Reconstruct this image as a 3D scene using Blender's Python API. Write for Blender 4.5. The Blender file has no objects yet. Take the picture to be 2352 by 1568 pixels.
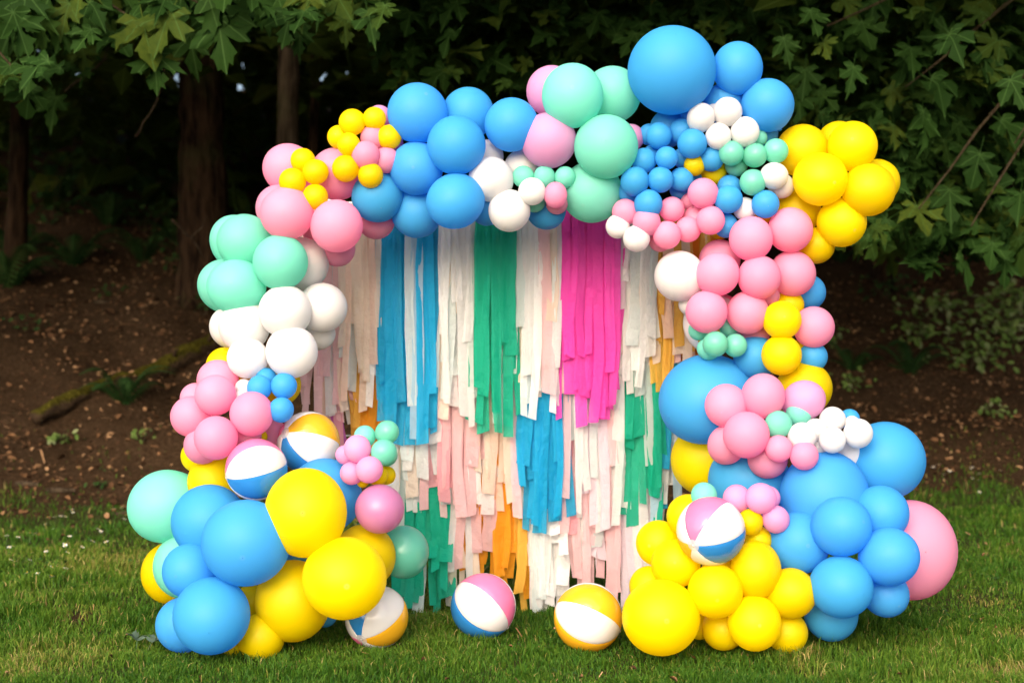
import bpy, bmesh, math, random
import numpy as np
from mathutils import Vector, Matrix, Quaternion, noise

random.seed(7); rng = np.random.default_rng(11)
sc = bpy.context.scene
COL = sc.collection

# ------------------------------------------------------------------ camera, sky, sun, exposure
H = 1.45                       # eye height in metres
F = 50.0 / 36.0 * 2352         # focal length in reference pixels
cam_d = bpy.data.cameras.new('camera'); cam = bpy.data.objects.new('camera', cam_d); COL.objects.link(cam)
cam.location = (0, 0, H); cam.rotation_euler = (math.radians(90), 0, 0)
cam_d.lens = 50; cam_d.sensor_width = 36; cam_d.clip_end = 500
cam_d.dof.use_dof = True; cam_d.dof.focus_distance = 6.7; cam_d.dof.aperture_fstop = 1.7
sc.camera = cam

SUN_EL, SUN_AZ = math.radians(29), math.radians(196)      # azimuth clockwise from +Y (away from the camera)
world = bpy.data.worlds.new('World'); sc.world = world; world.use_nodes = True
wn = world.node_tree.nodes; wl = world.node_tree.links; wn.clear()
sky = wn.new('ShaderNodeTexSky'); sky.sky_type = 'NISHITA'; sky.sun_disc = False
sky.sun_elevation = SUN_EL; sky.sun_rotation = SUN_AZ; sky.air_density = 1.0; sky.dust_density = 7.0; sky.ozone_density = 0.6
bg = wn.new('ShaderNodeBackground'); bg.inputs['Strength'].default_value = 0.115
wo = wn.new('ShaderNodeOutputWorld'); wl.new(sky.outputs[0], bg.inputs[0]); wl.new(bg.outputs[0], wo.inputs[0])

sun_d = bpy.data.lights.new('sun', 'SUN'); sun_d.energy = 1.5; sun_d.angle = math.radians(100); sun_d.color = (1.0, 0.965, 0.92)
sun = bpy.data.objects.new('sun', sun_d); COL.objects.link(sun)
SL = Vector((math.sin(SUN_AZ) * math.cos(SUN_EL), math.cos(SUN_AZ) * math.cos(SUN_EL), math.sin(SUN_EL)))
sun.rotation_euler = (-SL).to_track_quat('-Z', 'Y').to_euler()

sc.view_settings.view_transform = 'Standard'; sc.view_settings.look = 'None'
sc.view_settings.gamma = 1.0; sc.view_settings.exposure = 1.22
sc.cycles.use_denoising = True
sc.cycles.max_bounces = 8; sc.cycles.diffuse_bounces = 4; sc.cycles.transmission_bounces = 4

# ------------------------------------------------------------------ helpers
def at(px, py, d):             # a point seen at that spot of the photograph, d metres away
    return Vector(((px - 1176) / F * d, d, H - (py - 784) / F * d))

def mesh_np(name, V, Fc, smooth=False, mats=(), tint=None, mi=None, luv=None):
    """V (n,3), Fc (m,k) one face size"""
    me = bpy.data.meshes.new(name); luv_ = luv
    V = np.asarray(V, np.float32); Fc = np.asarray(Fc, np.int32)
    k = Fc.shape[1]
    me.vertices.add(len(V)); me.vertices.foreach_set('co', V.ravel())
    me.loops.add(Fc.size); me.loops.foreach_set('vertex_index', Fc.ravel())
    me.polygons.add(len(Fc)); me.polygons.foreach_set('loop_start', np.arange(0, Fc.size, k, dtype=np.int32))
    if smooth: me.polygons.foreach_set('use_smooth', np.ones(len(Fc), bool))
    if mi is not None: me.polygons.foreach_set('material_index', np.asarray(mi, np.int32))
    for m in mats: me.materials.append(m)
    if tint is not None:
        a = me.attributes.new('tint', 'FLOAT', 'POINT'); a.data.foreach_set('value', np.asarray(tint, np.float32))
    if luv_ is not None:
        a = me.attributes.new('luv', 'FLOAT_VECTOR', 'POINT'); a.data.foreach_set('vector', np.asarray(luv_, np.float32).ravel())
    me.update(calc_edges=True); me.validate()
    return me

def obj(name, me, parent=None, loc=None, rot=None):
    o = bpy.data.objects.new(name, me); COL.objects.link(o)
    if parent is not None: o.parent = parent
    if loc is not None: o.location = loc
    if rot is not None: o.rotation_euler = rot
    return o

def tag(o, label=None, cat=None, group=None, kind=None):
    if label: o['label'] = label
    if cat: o['category'] = cat
    if group: o['group'] = group
    if kind: o['kind'] = kind
    return o

def tube(path, radii, seg=10, nz=0.0, nscale=3.0, seed=0):
    """tapered tube along path; returns V,F (quads) with capped ends folded in"""
    path = [Vector(p) for p in path]; V = []; Q = []
    up = Vector((0.13, 0.31, 0.94))
    for i, p in enumerate(path):
        t = (path[min(i + 1, len(path) - 1)] - path[max(i - 1, 0)]).normalized()
        a = t.cross(up)
        if a.length < 1e-3: a = t.cross(Vector((1, 0, 0)))
        a.normalize(); b = t.cross(a).normalized()
        for s in range(seg):
            an = 2 * math.pi * s / seg
            d = a * math.cos(an) + b * math.sin(an)
            r = radii[i]
            if nz: r *= 1 + nz * noise.noise((p + d * r) * nscale + Vector((seed * 7.1, 0, 0)))
            V.append(p + d * r)
    n = len(path)
    for i in range(n - 1):
        for s in range(seg):
            s2 = (s + 1) % seg
            Q.append((i * seg + s, i * seg + s2, (i + 1) * seg + s2, (i + 1) * seg + s))
    c0 = len(V); V.append(path[0]); V.append(path[-1])
    for s in range(seg):
        s2 = (s + 1) % seg
        Q.append((c0, s2, s, s)) ; Q.append((c0 + 1, (n - 1) * seg + s, (n - 1) * seg + s2, (n - 1) * seg + s2))
    return [tuple(v) for v in V], Q

def poly_mesh(name, V, Fc, mat=None, smooth=True):
    me = bpy.data.meshes.new(name)
    Fc = [tuple(dict.fromkeys(f)) for f in Fc]
    me.from_pydata([tuple(v) for v in V], [], Fc); me.update()
    if smooth: me.polygons.foreach_set('use_smooth', np.ones(len(me.polygons), bool))
    if mat: me.materials.append(mat)
    return me

# ------------------------------------------------------------------ materials
def nodes(name):
    m = bpy.data.materials.new(name); m.use_nodes = True
    nt = m.node_tree; nt.nodes.clear()
    out = nt.nodes.new('ShaderNodeOutputMaterial')
    return m, nt, out
def N(nt, t, **k):
    n = nt.nodes.new(t)
    for a, v in k.items(): setattr(n, a, v)
    return n
def L(nt, a, b): nt.links.new(a, b)
def ramp(nt, src, stops, interp='LINEAR'):
    r = N(nt, 'ShaderNodeValToRGB'); r.color_ramp.interpolation = interp
    e = r.color_ramp.elements
    while len(e) < len(stops): e.new(0.5)
    for i, (p, c) in enumerate(stops):
        e[i].position = p; e[i].color = (*c, 1) if len(c) == 3 else c
    L(nt, src, r.inputs[0]); return r
def mixc(nt, fac, a, b):
    m = N(nt, 'ShaderNodeMix', data_type='RGBA')
    for s, v in ((m.inputs[0], fac), (m.inputs[6], a), (m.inputs[7], b)):
        if isinstance(v, (int, float)): s.default_value = v
        elif isinstance(v, tuple): s.default_value = (*v, 1)
        else: L(nt, v, s)
    return m.outputs[2]
def noise_tex(nt, vec, scale, detail=4, rough=0.55):
    n = N(nt, 'ShaderNodeTexNoise'); n.inputs['Scale'].default_value = scale
    n.inputs['Detail'].default_value = detail; n.inputs['Roughness'].default_value = rough
    if vec is not None: L(nt, vec, n.inputs['Vector'])
    return n
def bump(nt, h, strength, dist):
    b = N(nt, 'ShaderNodeBump'); b.inputs['Strength'].default_value = strength; b.inputs['Distance'].default_value = dist
    L(nt, h, b.inputs['Height']); return b.outputs[0]

def latex(name, col, rough=0.46, spec=0.32, trans=0.5, coat=0.0):
    """stretched rubber: matte skin that lets some light through, a denser dot at the tip"""
    m, nt, out = nodes(name)
    tc = N(nt, 'ShaderNodeTexCoord'); oi = N(nt, 'ShaderNodeObjectInfo')
    hsv = N(nt, 'ShaderNodeHueSaturation'); hsv.inputs['Color'].default_value = (*col, 1)
    mr = N(nt, 'ShaderNodeMapRange'); mr.inputs[3].default_value = 0.93; mr.inputs[4].default_value = 1.05
    L(nt, oi.outputs['Random'], mr.inputs[0]); L(nt, mr.outputs[0], hsv.inputs['Value'])
    mh = N(nt, 'ShaderNodeMapRange'); mh.inputs[3].default_value = 0.494; mh.inputs[4].default_value = 0.506
    L(nt, oi.outputs['Random'], mh.inputs[0]); L(nt, mh.outputs[0], hsv.inputs['Hue'])
    d = N(nt, 'ShaderNodeVectorMath', operation='DISTANCE'); d.inputs[1].default_value = (0, 0, 1.0)
    L(nt, tc.outputs['Object'], d.inputs[0])
    dot = ramp(nt, d.outputs['Value'], [(0.05, (1, 1, 1)), (0.085, (0, 0, 0))])
    dm = N(nt, 'ShaderNodeMapRange'); dm.inputs[1].default_value = 0.35; dm.inputs[3].default_value = 0.0; dm.inputs[4].default_value = 0.8
    L(nt, oi.outputs['Random'], dm.inputs[0])
    df = N(nt, 'ShaderNodeMath', operation='MULTIPLY'); L(nt, dot.outputs[0], df.inputs[0]); L(nt, dm.outputs[0], df.inputs[1])
    c = mixc(nt, df.outputs[0], hsv.outputs[0], tuple(min(1, x * 0.85 + 0.10) for x in col))
    nz = noise_tex(nt, tc.outputs['Object'], 2.2, 3)
    rr = N(nt, 'ShaderNodeMapRange'); rr.inputs[3].default_value = rough - 0.07; rr.inputs[4].default_value = rough + 0.09
    L(nt, nz.outputs[0], rr.inputs[0])
    fine = noise_tex(nt, tc.outputs['Object'], 90, 2)
    p = N(nt, 'ShaderNodeBsdfPrincipled'); L(nt, c, p.inputs['Base Color']); L(nt, rr.outputs[0], p.inputs['Roughness'])
    p.inputs['Specular IOR Level'].default_value = spec; p.inputs['Coat Weight'].default_value = coat; p.inputs['Coat Roughness'].default_value = 0.22
    L(nt, bump(nt, fine.outputs[0], 0.05, 0.01), p.inputs['Normal'])
    t = N(nt, 'ShaderNodeBsdfTranslucent'); L(nt, c, t.inputs[0])
    ms = N(nt, 'ShaderNodeMixShader'); ms.inputs[0].default_value = trans
    L(nt, p.outputs[0], ms.inputs[1]); L(nt, t.outputs[0], ms.inputs[2]); L(nt, ms.outputs[0], out.inputs[0])
    return m

RUB = {
 'B': latex('rubber_blue', (0.080, 0.48, 0.92)), 'Y': latex('rubber_yellow', (0.94, 0.76, 0.0)),
 'P': latex('rubber_pink', (0.94, 0.41, 0.61)), 'L': latex('rubber_lilac', (0.87, 0.44, 0.72)),
 'M': latex('rubber_mint', (0.27, 0.82, 0.67)), 'W': latex('rubber_white', (0.84, 0.83, 0.835), trans=0.35),
 'Q': latex('rubber_satin_mint', (0.24, 0.76, 0.60), rough=0.33, spec=0.5, coat=0.3),
 'G': latex('rubber_pearl_mint', (0.17, 0.62, 0.50), rough=0.30, spec=0.6, coat=0.5),
 'N': latex('rubber_pearl_pink', (0.68, 0.29, 0.55), rough=0.30, spec=0.6, coat=0.5),
}

def vinyl(name, col, clear=0.0):
    m, nt, out = nodes(name)
    p = N(nt, 'ShaderNodeBsdfPrincipled'); p.inputs['Base Color'].default_value = (*col, 1)
    p.inputs['Roughness'].default_value = 0.13; p.inputs['Specular IOR Level'].default_value = 0.6
    tc = N(nt, 'ShaderNodeTexCoord'); nz = noise_tex(nt, tc.outputs['Object'], 5, 2)
    L(nt, bump(nt, nz.outputs[0], 0.03, 0.02), p.inputs['Normal'])
    t = N(nt, 'ShaderNodeBsdfTranslucent'); t.inputs[0].default_value = (*col, 1)
    ms = N(nt, 'ShaderNodeMixShader'); ms.inputs[0].default_value = 0.2
    L(nt, p.outputs[0], ms.inputs[1]); L(nt, t.outputs[0], ms.inputs[2])
    if clear:
        tr = N(nt, 'ShaderNodeBsdfTransparent'); m2 = N(nt, 'ShaderNodeMixShader'); m2.inputs[0].default_value = clear
        L(nt, ms.outputs[0], m2.inputs[1]); L(nt, tr.outputs[0], m2.inputs[2]); L(nt, m2.outputs[0], out.inputs[0])
    else: L(nt, ms.outputs[0], out.inputs[0])
    return m
VIN = {'W': vinyl('vinyl_white', (0.82, 0.81, 0.83)), 'Y': vinyl('vinyl_orange_yellow', (0.88, 0.46, 0.02)),
       'B': vinyl('vinyl_blue', (0.03, 0.23, 0.62)), 'P': vinyl('vinyl_pink', (0.87, 0.20, 0.40)),
       'K': vinyl('vinyl_clear', (0.8, 0.8, 0.82), 0.45)}

def paper(name, col, trans=0.5):
    m, nt, out = nodes(name)
    tc = N(nt, 'ShaderNodeTexCoord'); oi = N(nt, 'ShaderNodeObjectInfo')
    hsv = N(nt, 'ShaderNodeHueSaturation'); hsv.inputs['Color'].default_value = (*col, 1)
    mr = N(nt, 'ShaderNodeMapRange'); mr.inputs[3].default_value = 0.84; mr.inputs[4].default_value = 1.06
    L(nt, oi.outputs['Random'], mr.inputs[0]); L(nt, mr.outputs[0], hsv.inputs['Value'])
    rv = N(nt, 'ShaderNodeVectorMath', operation='SCALE'); rv.inputs[0].default_value = (13.0, 29.0, 71.0); L(nt, oi.outputs['Random'], rv.inputs['Scale'])
    ov = N(nt, 'ShaderNodeVectorMath', operation='ADD'); L(nt, tc.outputs['Object'], ov.inputs[0]); L(nt, rv.outputs[0], ov.inputs[1])
    mp = N(nt, 'ShaderNodeMapping'); mp.inputs['Scale'].default_value = (7, 1, 9); mp.inputs['Rotation'].default_value = (0, 0.5, 0); L(nt, ov.outputs[0], mp.inputs[0])
    n1 = noise_tex(nt, mp.outputs[0], 1.0, 3)
    mp2 = N(nt, 'ShaderNodeMapping'); mp2.inputs['Scale'].default_value = (16, 16, 9); mp2.inputs['Rotation'].default_value = (0, 0.8, 0)
    L(nt, ov.outputs[0], mp2.inputs[0])
    v = N(nt, 'ShaderNodeTexVoronoi', feature='DISTANCE_TO_EDGE'); v.inputs['Scale'].default_value = 1.0; L(nt, mp2.outputs[0], v.inputs['Vector'])
    ad = N(nt, 'ShaderNodeMath', operation='MULTIPLY_ADD'); L(nt, v.outputs[0], ad.inputs[0]); ad.inputs[1].default_value = 0.5; L(nt, n1.outputs[0], ad.inputs[2])
    fz = noise_tex(nt, ov.outputs[0], 55, 4, 0.7)
    ad2 = N(nt, 'ShaderNodeMath', operation='MULTIPLY_ADD'); L(nt, fz.outputs[0], ad2.inputs[0]); ad2.inputs[1].default_value = 0.35; L(nt, ad.outputs[0], ad2.inputs[2])
    nrm = bump(nt, ad2.outputs[0], 0.75, 0.02)
    p = N(nt, 'ShaderNodeBsdfPrincipled'); L(nt, hsv.outputs[0], p.inputs['Base Color']); p.inputs['Roughness'].default_value = 0.55
    p.inputs['Specular IOR Level'].default_value = 0.3; L(nt, nrm, p.inputs['Normal'])
    t = N(nt, 'ShaderNodeBsdfTranslucent'); L(nt, hsv.outputs[0], t.inputs[0]); L(nt, nrm, t.inputs[1])
    ms = N(nt, 'ShaderNodeMixShader'); ms.inputs[0].default_value = trans
    L(nt, p.outputs[0], ms.inputs[1]); L(nt, t.outputs[0], ms.inputs[2])
    tr = N(nt, 'ShaderNodeBsdfTransparent'); m2 = N(nt, 'ShaderNodeMixShader'); m2.inputs[0].default_value = 0.14      # sheer film
    L(nt, ms.outputs[0], m2.inputs[1]); L(nt, tr.outputs[0], m2.inputs[2]); L(nt, m2.outputs[0], out.inputs[0])
    return m
PAP = {'white': paper('film_white', (0.87, 0.87, 0.87)), 'cream': paper('film_cream', (0.92, 0.78, 0.66)), 'peach': paper('film_peach', (0.95, 0.70, 0.58)),
       'blush': paper('film_blush', (0.92, 0.61, 0.64)), 'pink': paper('film_pink', (0.88, 0.42, 0.48)), 'lilac': paper('film_lilac', (0.86, 0.76, 0.85)),
       'blue': paper('film_blue', (0.01, 0.44, 0.76)), 'sky': paper('film_pale_blue', (0.50, 0.72, 0.86)), 'mist': paper('film_mist', (0.74, 0.82, 0.82)),
       'green': paper('film_green', (0.006, 0.48, 0.31)), 'magenta': paper('film_magenta', (0.92, 0.085, 0.55)), 'orange': paper('film_orange', (0.90, 0.38, 0.015)),
       'gold': paper('film_gold', (0.90, 0.52, 0.08)), 'purple': paper('film_purple', (0.62, 0.14, 0.55)), 'deep': paper('film_deep_orange', (0.86, 0.26, 0.01))}

def leaf_mat(name, c1, c2, c3, trans=0.3, rough=0.5):
    m, nt, out = nodes(name)
    oi = N(nt, 'ShaderNodeObjectInfo'); at_ = N(nt, 'ShaderNodeAttribute', attribute_name='tint'); tc = N(nt, 'ShaderNodeTexCoord')
    ad = N(nt, 'ShaderNodeMath', operation='ADD'); L(nt, oi.outputs['Random'], ad.inputs[0]); L(nt, at_.outputs['Fac'], ad.inputs[1])
    fr = N(nt, 'ShaderNodeMath', operation='FRACT'); L(nt, ad.outputs[0], fr.inputs[0])
    r = ramp(nt, fr.outputs[0], [(0.0, c1), (0.72, c2), (0.96, c3), (1.0, c1)])
    uv = N(nt, 'ShaderNodeAttribute', attribute_name='luv'); sx = N(nt, 'ShaderNodeSeparateXYZ'); L(nt, uv.outputs['Vector'], sx.inputs[0])
    def mth(op, a, b=None, c=None):
        n = N(nt, 'ShaderNodeMath', operation=op)
        for i, v in enumerate((a, b, c)):
            if v is None: continue
            if isinstance(v, (int, float)): n.inputs[i].default_value = v
            else: L(nt, v, n.inputs[i])
        return n.outputs[0]
    an = mth('ARCTAN2', sx.outputs[0], sx.outputs[1]); a1 = mth('DIVIDE', an, 0.74); dv = mth('ABSOLUTE', mth('SUBTRACT', a1, mth('ROUND', a1)))
    ln = N(nt, 'ShaderNodeVectorMath', operation='LENGTH'); L(nt, uv.outputs['Vector'], ln.inputs[0])
    ve = mth('MULTIPLY', mth('MULTIPLY', dv, ln.outputs['Value']), 40.0)
    vr = ramp(nt, ve, [(0.2, (0.7, 0.7, 0.7)), (0.9, (0, 0, 0))])
    has = mth('GREATER_THAN', ln.outputs['Value'], 0.001); vf = mth('MULTIPLY', vr.outputs[0], has)
    nz = noise_tex(nt, tc.outputs['Object'], 9, 3)
    cc0 = mixc(nt, nz.outputs[0], r.outputs[0], c1)
    cc = mixc(nt, vf, cc0, tuple(min(1, x * 1.9 + .015) for x in c2))
    p = N(nt, 'ShaderNodeBsdfPrincipled'); L(nt, cc, p.inputs['Base Color']); p.inputs['Roughness'].default_value = rough
    p.inputs['Specular IOR Level'].default_value = 0.02
    t = N(nt, 'ShaderNodeBsdfTranslucent'); L(nt, cc, t.inputs[0])
    ms = N(nt, 'ShaderNodeMixShader'); ms.inputs[0].default_value = trans
    L(nt, p.outputs[0], ms.inputs[1]); L(nt, t.outputs[0], ms.inputs[2]); L(nt, ms.outputs[0], out.inputs[0])
    return m
LEAF_NEAR = leaf_mat('maple_leaf_green', (0.016, 0.042, 0.009), (0.027, 0.063, 0.011), (0.09, 0.115, 0.014))
LEAF_FAR = leaf_mat('woodland_leaf_green', (0.036, 0.060, 0.010), (0.055, 0.088, 0.012), (0.12, 0.12, 0.020))
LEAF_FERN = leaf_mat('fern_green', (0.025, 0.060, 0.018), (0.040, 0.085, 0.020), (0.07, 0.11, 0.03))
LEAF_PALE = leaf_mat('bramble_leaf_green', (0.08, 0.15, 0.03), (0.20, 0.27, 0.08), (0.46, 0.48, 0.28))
LEAF_WILT = leaf_mat('wilted_leaf', (0.10, 0.15, 0.11), (0.13, 0.18, 0.14), (0.17, 0.19, 0.13), rough=0.7)

def bark_mat(name, a, b, scale=6):
    m, nt, out = nodes(name)
    tc = N(nt, 'ShaderNodeTexCoord'); mp = N(nt, 'ShaderNodeMapping'); mp.inputs['Scale'].default_value = (scale, scale, scale * 0.16)
    L(nt, tc.outputs['Object'], mp.inputs[0])
    n1 = noise_tex(nt, mp.outputs[0], 2.0, 8, 0.65)
    n2 = noise_tex(nt, tc.outputs['Object'], 1.3, 4)
    r = ramp(nt, n1.outputs[0], [(0.38, a), (0.62, b)])
    c = mixc(nt, ramp(nt, n2.outputs[0], [(0.52, (0, 0, 0)), (0.7, (0.6, 0.6, 0.6))]).outputs[0], r.outputs[0], (0.05, 0.06, 0.02))
    p = N(nt, 'ShaderNodeBsdfPrincipled'); L(nt, c, p.inputs['Base Color']); p.inputs['Roughness'].default_value = 0.9; p.inputs['Specular IOR Level'].default_value = 0.03
    L(nt, bump(nt, n1.outputs[0], 1.0, 0.10), p.inputs['Normal']); L(nt, p.outputs[0], out.inputs[0])
    return m
BARK_RED = bark_mat('cedar_bark', (0.010, 0.006, 0.004), (0.060, 0.035, 0.020))
BARK_GREY = bark_mat('alder_bark', (0.024, 0.017, 0.011), (0.13, 0.095, 0.062), 4)
TWIG = bark_mat('twig_bark', (0.05, 0.035, 0.02), (0.12, 0.09, 0.055), 20)

def moss_log_mat():
    m, nt, out = nodes('mossy_log')
    tc = N(nt, 'ShaderNodeTexCoord'); ge = N(nt, 'ShaderNodeNewGeometry'); sp = N(nt, 'ShaderNodeSeparateXYZ'); L(nt, ge.outputs['Normal'], sp.inputs[0])
    n1 = noise_tex(nt, tc.outputs['Object'], 7, 6)
    ad = N(nt, 'ShaderNodeMath', operation='ADD'); L(nt, sp.outputs[2], ad.inputs[0]); L(nt, n1.outputs[0], ad.inputs[1])
    f = ramp(nt, ad.outputs[0], [(0.62, (0, 0, 0)), (0.95, (1, 1, 1))])
    n2 = noise_tex(nt, tc.outputs['Object'], 30, 5)
    wood = ramp(nt, n2.outputs[0], [(0.3, (0.025, 0.016, 0.010)), (0.7, (0.085, 0.055, 0.033))])
    moss = ramp(nt, n2.outputs[0], [(0.3, (0.028, 0.026, 0.004)), (0.7, (0.10, 0.085, 0.012))])
    c = mixc(nt, f.outputs[0], wood.outputs[0], moss.outputs[0])
    p = N(nt, 'ShaderNodeBsdfPrincipled'); L(nt, c, p.inputs['Base Color']); p.inputs['Roughness'].default_value = 0.95; p.inputs['Specular IOR Level'].default_value = 0.03
    L(nt, bump(nt, n2.outputs[0], 1.0, 0.04), p.inputs['Normal']); L(nt, p.outputs[0], out.inputs[0]); return m
MOSS = moss_log_mat()

def flat(name, col, rough=0.6):
    m, nt, out = nodes(name); oi = N(nt, 'ShaderNodeObjectInfo'); at_ = N(nt, 'ShaderNodeAttribute', attribute_name='tint')
    ad = N(nt, 'ShaderNodeMath', operation='ADD'); L(nt, oi.outputs['Random'], ad.inputs[0]); L(nt, at_.outputs['Fac'], ad.inputs[1])
    fr = N(nt, 'ShaderNodeMath', operation='FRACT'); L(nt, ad.outputs[0], fr.inputs[0])
    c = ramp(nt, fr.outputs[0], [(0, tuple(x * 0.75 for x in col)), (1, tuple(min(1, x * 1.2) for x in col))])
    p = N(nt, 'ShaderNodeBsdfPrincipled'); L(nt, c.outputs[0], p.inputs['Base Color']); p.inputs['Roughness'].default_value = rough
    L(nt, p.outputs[0], out.inputs[0]); return m
PETAL = flat('daisy_petal', (0.78, 0.78, 0.78)); EYE = flat('daisy_eye', (0.7, 0.45, 0.03)); STEM = flat('stem_green', (0.06, 0.11, 0.03))
METAL = flat('painted_pipe', (0.6, 0.6, 0.6), 0.4)

def ground_mat():
    m, nt, out = nodes('soil_and_turf')
    tc = N(nt, 'ShaderNodeTexCoord'); a = N(nt, 'ShaderNodeAttribute', attribute_name='turf')
    n1 = noise_tex(nt, tc.outputs['Object'], 2.2, 8, 0.7); n2 = noise_tex(nt, tc.outputs['Object'], 26, 6, 0.7); n3 = noise_tex(nt, tc.outputs['Object'], 0.7, 3)
    soil = ramp(nt, n2.outputs[0], [(0.30, (0.016, 0.009, 0.005)), (0.5, (0.062, 0.037, 0.020)), (0.70, (0.16, 0.095, 0.055))])
    soil2 = mixc(nt, n3.outputs[0], soil.outputs[0], (0.042, 0.025, 0.013))
    turf = ramp(nt, n2.outputs[0], [(0.3, (0.020, 0.028, 0.008)), (0.7, (0.075, 0.075, 0.028))])
    f0 = N(nt, 'ShaderNodeMath', operation='MULTIPLY_ADD'); L(nt, n1.outputs[0], f0.inputs[0]); f0.inputs[1].default_value = 0.5; L(nt, a.outputs['Fac'], f0.inputs[2])
    f = ramp(nt, f0.outputs[0], [(0.62, (0, 0, 0)), (0.85, (1, 1, 1))])
    c = mixc(nt, f.outputs[0], soil2, turf.outputs[0])
    p = N(nt, 'ShaderNodeBsdfPrincipled'); L(nt, c, p.inputs['Base Color']); p.inputs['Roughness'].default_value = 0.95
    p.inputs['Specular IOR Level'].default_value = 0.03
    L(nt, bump(nt, n2.outputs[0], 1.0, 0.05), p.inputs['Normal']); L(nt, p.outputs[0], out.inputs[0]); return m
GROUND = ground_mat()

def grass_mat():
    m, nt, out = nodes('grass_blade'); a = N(nt, 'ShaderNodeAttribute', attribute_name='tint')
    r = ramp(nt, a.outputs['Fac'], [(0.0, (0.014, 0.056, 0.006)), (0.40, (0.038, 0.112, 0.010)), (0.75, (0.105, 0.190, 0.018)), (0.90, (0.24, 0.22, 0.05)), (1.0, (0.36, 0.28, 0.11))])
    p = N(nt, 'ShaderNodeBsdfPrincipled'); L(nt, r.outputs[0], p.inputs['Base Color']); p.inputs['Roughness'].default_value = 0.5
    p.inputs['Specular IOR Level'].default_value = 0.12
    t = N(nt, 'ShaderNodeBsdfTranslucent'); L(nt, r.outputs[0], t.inputs[0]); ms = N(nt, 'ShaderNodeMixShader'); ms.inputs[0].default_value = 0.3
    L(nt, p.outputs[0], ms.inputs[1]); L(nt, t.outputs[0], ms.inputs[2]); L(nt, ms.outputs[0], out.inputs[0]); return m
GRASS = grass_mat()
def litter_mat():
    m, nt, out = nodes('dead_leaf'); a = N(nt, 'ShaderNodeAttribute', attribute_name='tint')
    r = ramp(nt, a.outputs['Fac'], [(0.0, (0.035, 0.018, 0.009)), (0.45, (0.085, 0.044, 0.022)), (0.8, (0.20, 0.105, 0.05)), (1.0, (0.42, 0.26, 0.14))])
    p = N(nt, 'ShaderNodeBsdfPrincipled'); L(nt, r.outputs[0], p.inputs['Base Color']); p.inputs['Roughness'].default_value = 0.75; p.inputs['Specular IOR Level'].default_value = 0.05
    L(nt, p.outputs[0], out.inputs[0]); return m
LITTER = litter_mat()

# ------------------------------------------------------------------ ground: lawn, then a wooded bank
def vnoise(x, y, s, seed=0.0):
    """cheap smooth value noise on arrays"""
    x = np.asarray(x) * s + seed * 17.3 + 100; y = np.asarray(y) * s + seed * 9.7 + 100
    xi = np.floor(x); yi = np.floor(y); fx = x - xi; fy = y - yi
    fx = fx * fx * (3 - 2 * fx); fy = fy * fy * (3 - 2 * fy)
    h = lambda a, b: np.modf(np.abs(np.sin(a * 127.1 + b * 311.7) * 43758.5453))[0]
    return (h(xi, yi) * (1 - fx) + h(xi + 1, yi) * fx) * (1 - fy) + (h(xi, yi + 1) * (1 - fx) + h(xi + 1, yi + 1) * fx) * fy
def bank_start(x): return 11.6 + 0.13 * np.asarray(x)
def ground_z(x, y):
    x = np.asarray(x, float); y = np.asarray(y, float)
    t = y - bank_start(x)
    up = np.where(t > 0, 0.42 * (np.sqrt(t * t + 0.6) - 0.775), 0.0)
    up = 10.0 * np.tanh(up / 10.0)
    bumpy = (vnoise(x, y, 1.1, 1) - 0.5) * 0.35 * np.clip(t / 3, 0, 1) + (vnoise(x, y, 3.5, 2) - 0.5) * 0.09 * np.clip(t / 1.0, 0, 1)
    lawn = (vnoise(x, y, 1.6, 3) - 0.5) * 0.035
    return up + bumpy + lawn
def turf_f(x, y):
    t = np.asarray(y) - bank_start(x) - 0.35
    edge = (vnoise(x, y, 0.9, 4) - 0.5) * 2.4 + (vnoise(x, y, 3.0, 5) - 0.5) * 0.9
    return 1 / (1 + np.exp((t + edge) * 2.4))
def bare_f(x, y):        # worn, dry places in the lawn
    return np.clip((vnoise(x, y, 0.75, 6) * 0.6 + vnoise(x, y, 2.3, 7) * 0.4 - 0.70) * 5, 0, 1)
gx = np.concatenate([np.linspace(-120, -14, 22)[:-1], np.linspace(-14, 14, 225), np.linspace(14, 120, 22)[1:]])
gy = np.concatenate([np.linspace(-100, 4, 18)[:-1], np.linspace(4, 30, 215), np.linspace(30, 250, 24)[1:]])
GX, GY = np.meshgrid(gx, gy); GZ = ground_z(GX, GY)
V = np.stack([GX.ravel(), GY.ravel(), GZ.ravel()], 1)
nx, ny = len(gx), len(gy)
idx = np.arange(nx * ny).reshape(ny, nx)
Q = np.stack([idx[:-1, :-1].ravel(), idx[:-1, 1:].ravel(), idx[1:, 1:].ravel(), idx[1:, :-1].ravel()], 1)
gm = mesh_np('ground', V, Q, True, [GROUND])
ta = gm.attributes.new('turf', 'FLOAT', 'POINT'); ta.data.foreach_set('value', (turf_f(V[:, 0], V[:, 1]) * (1 - 0.75 * bare_f(V[:, 0], V[:, 1]))).astype(np.float32))
tag(obj('ground', gm), kind='structure')
def gz(x, y): return float(ground_z(x, y))

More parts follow.
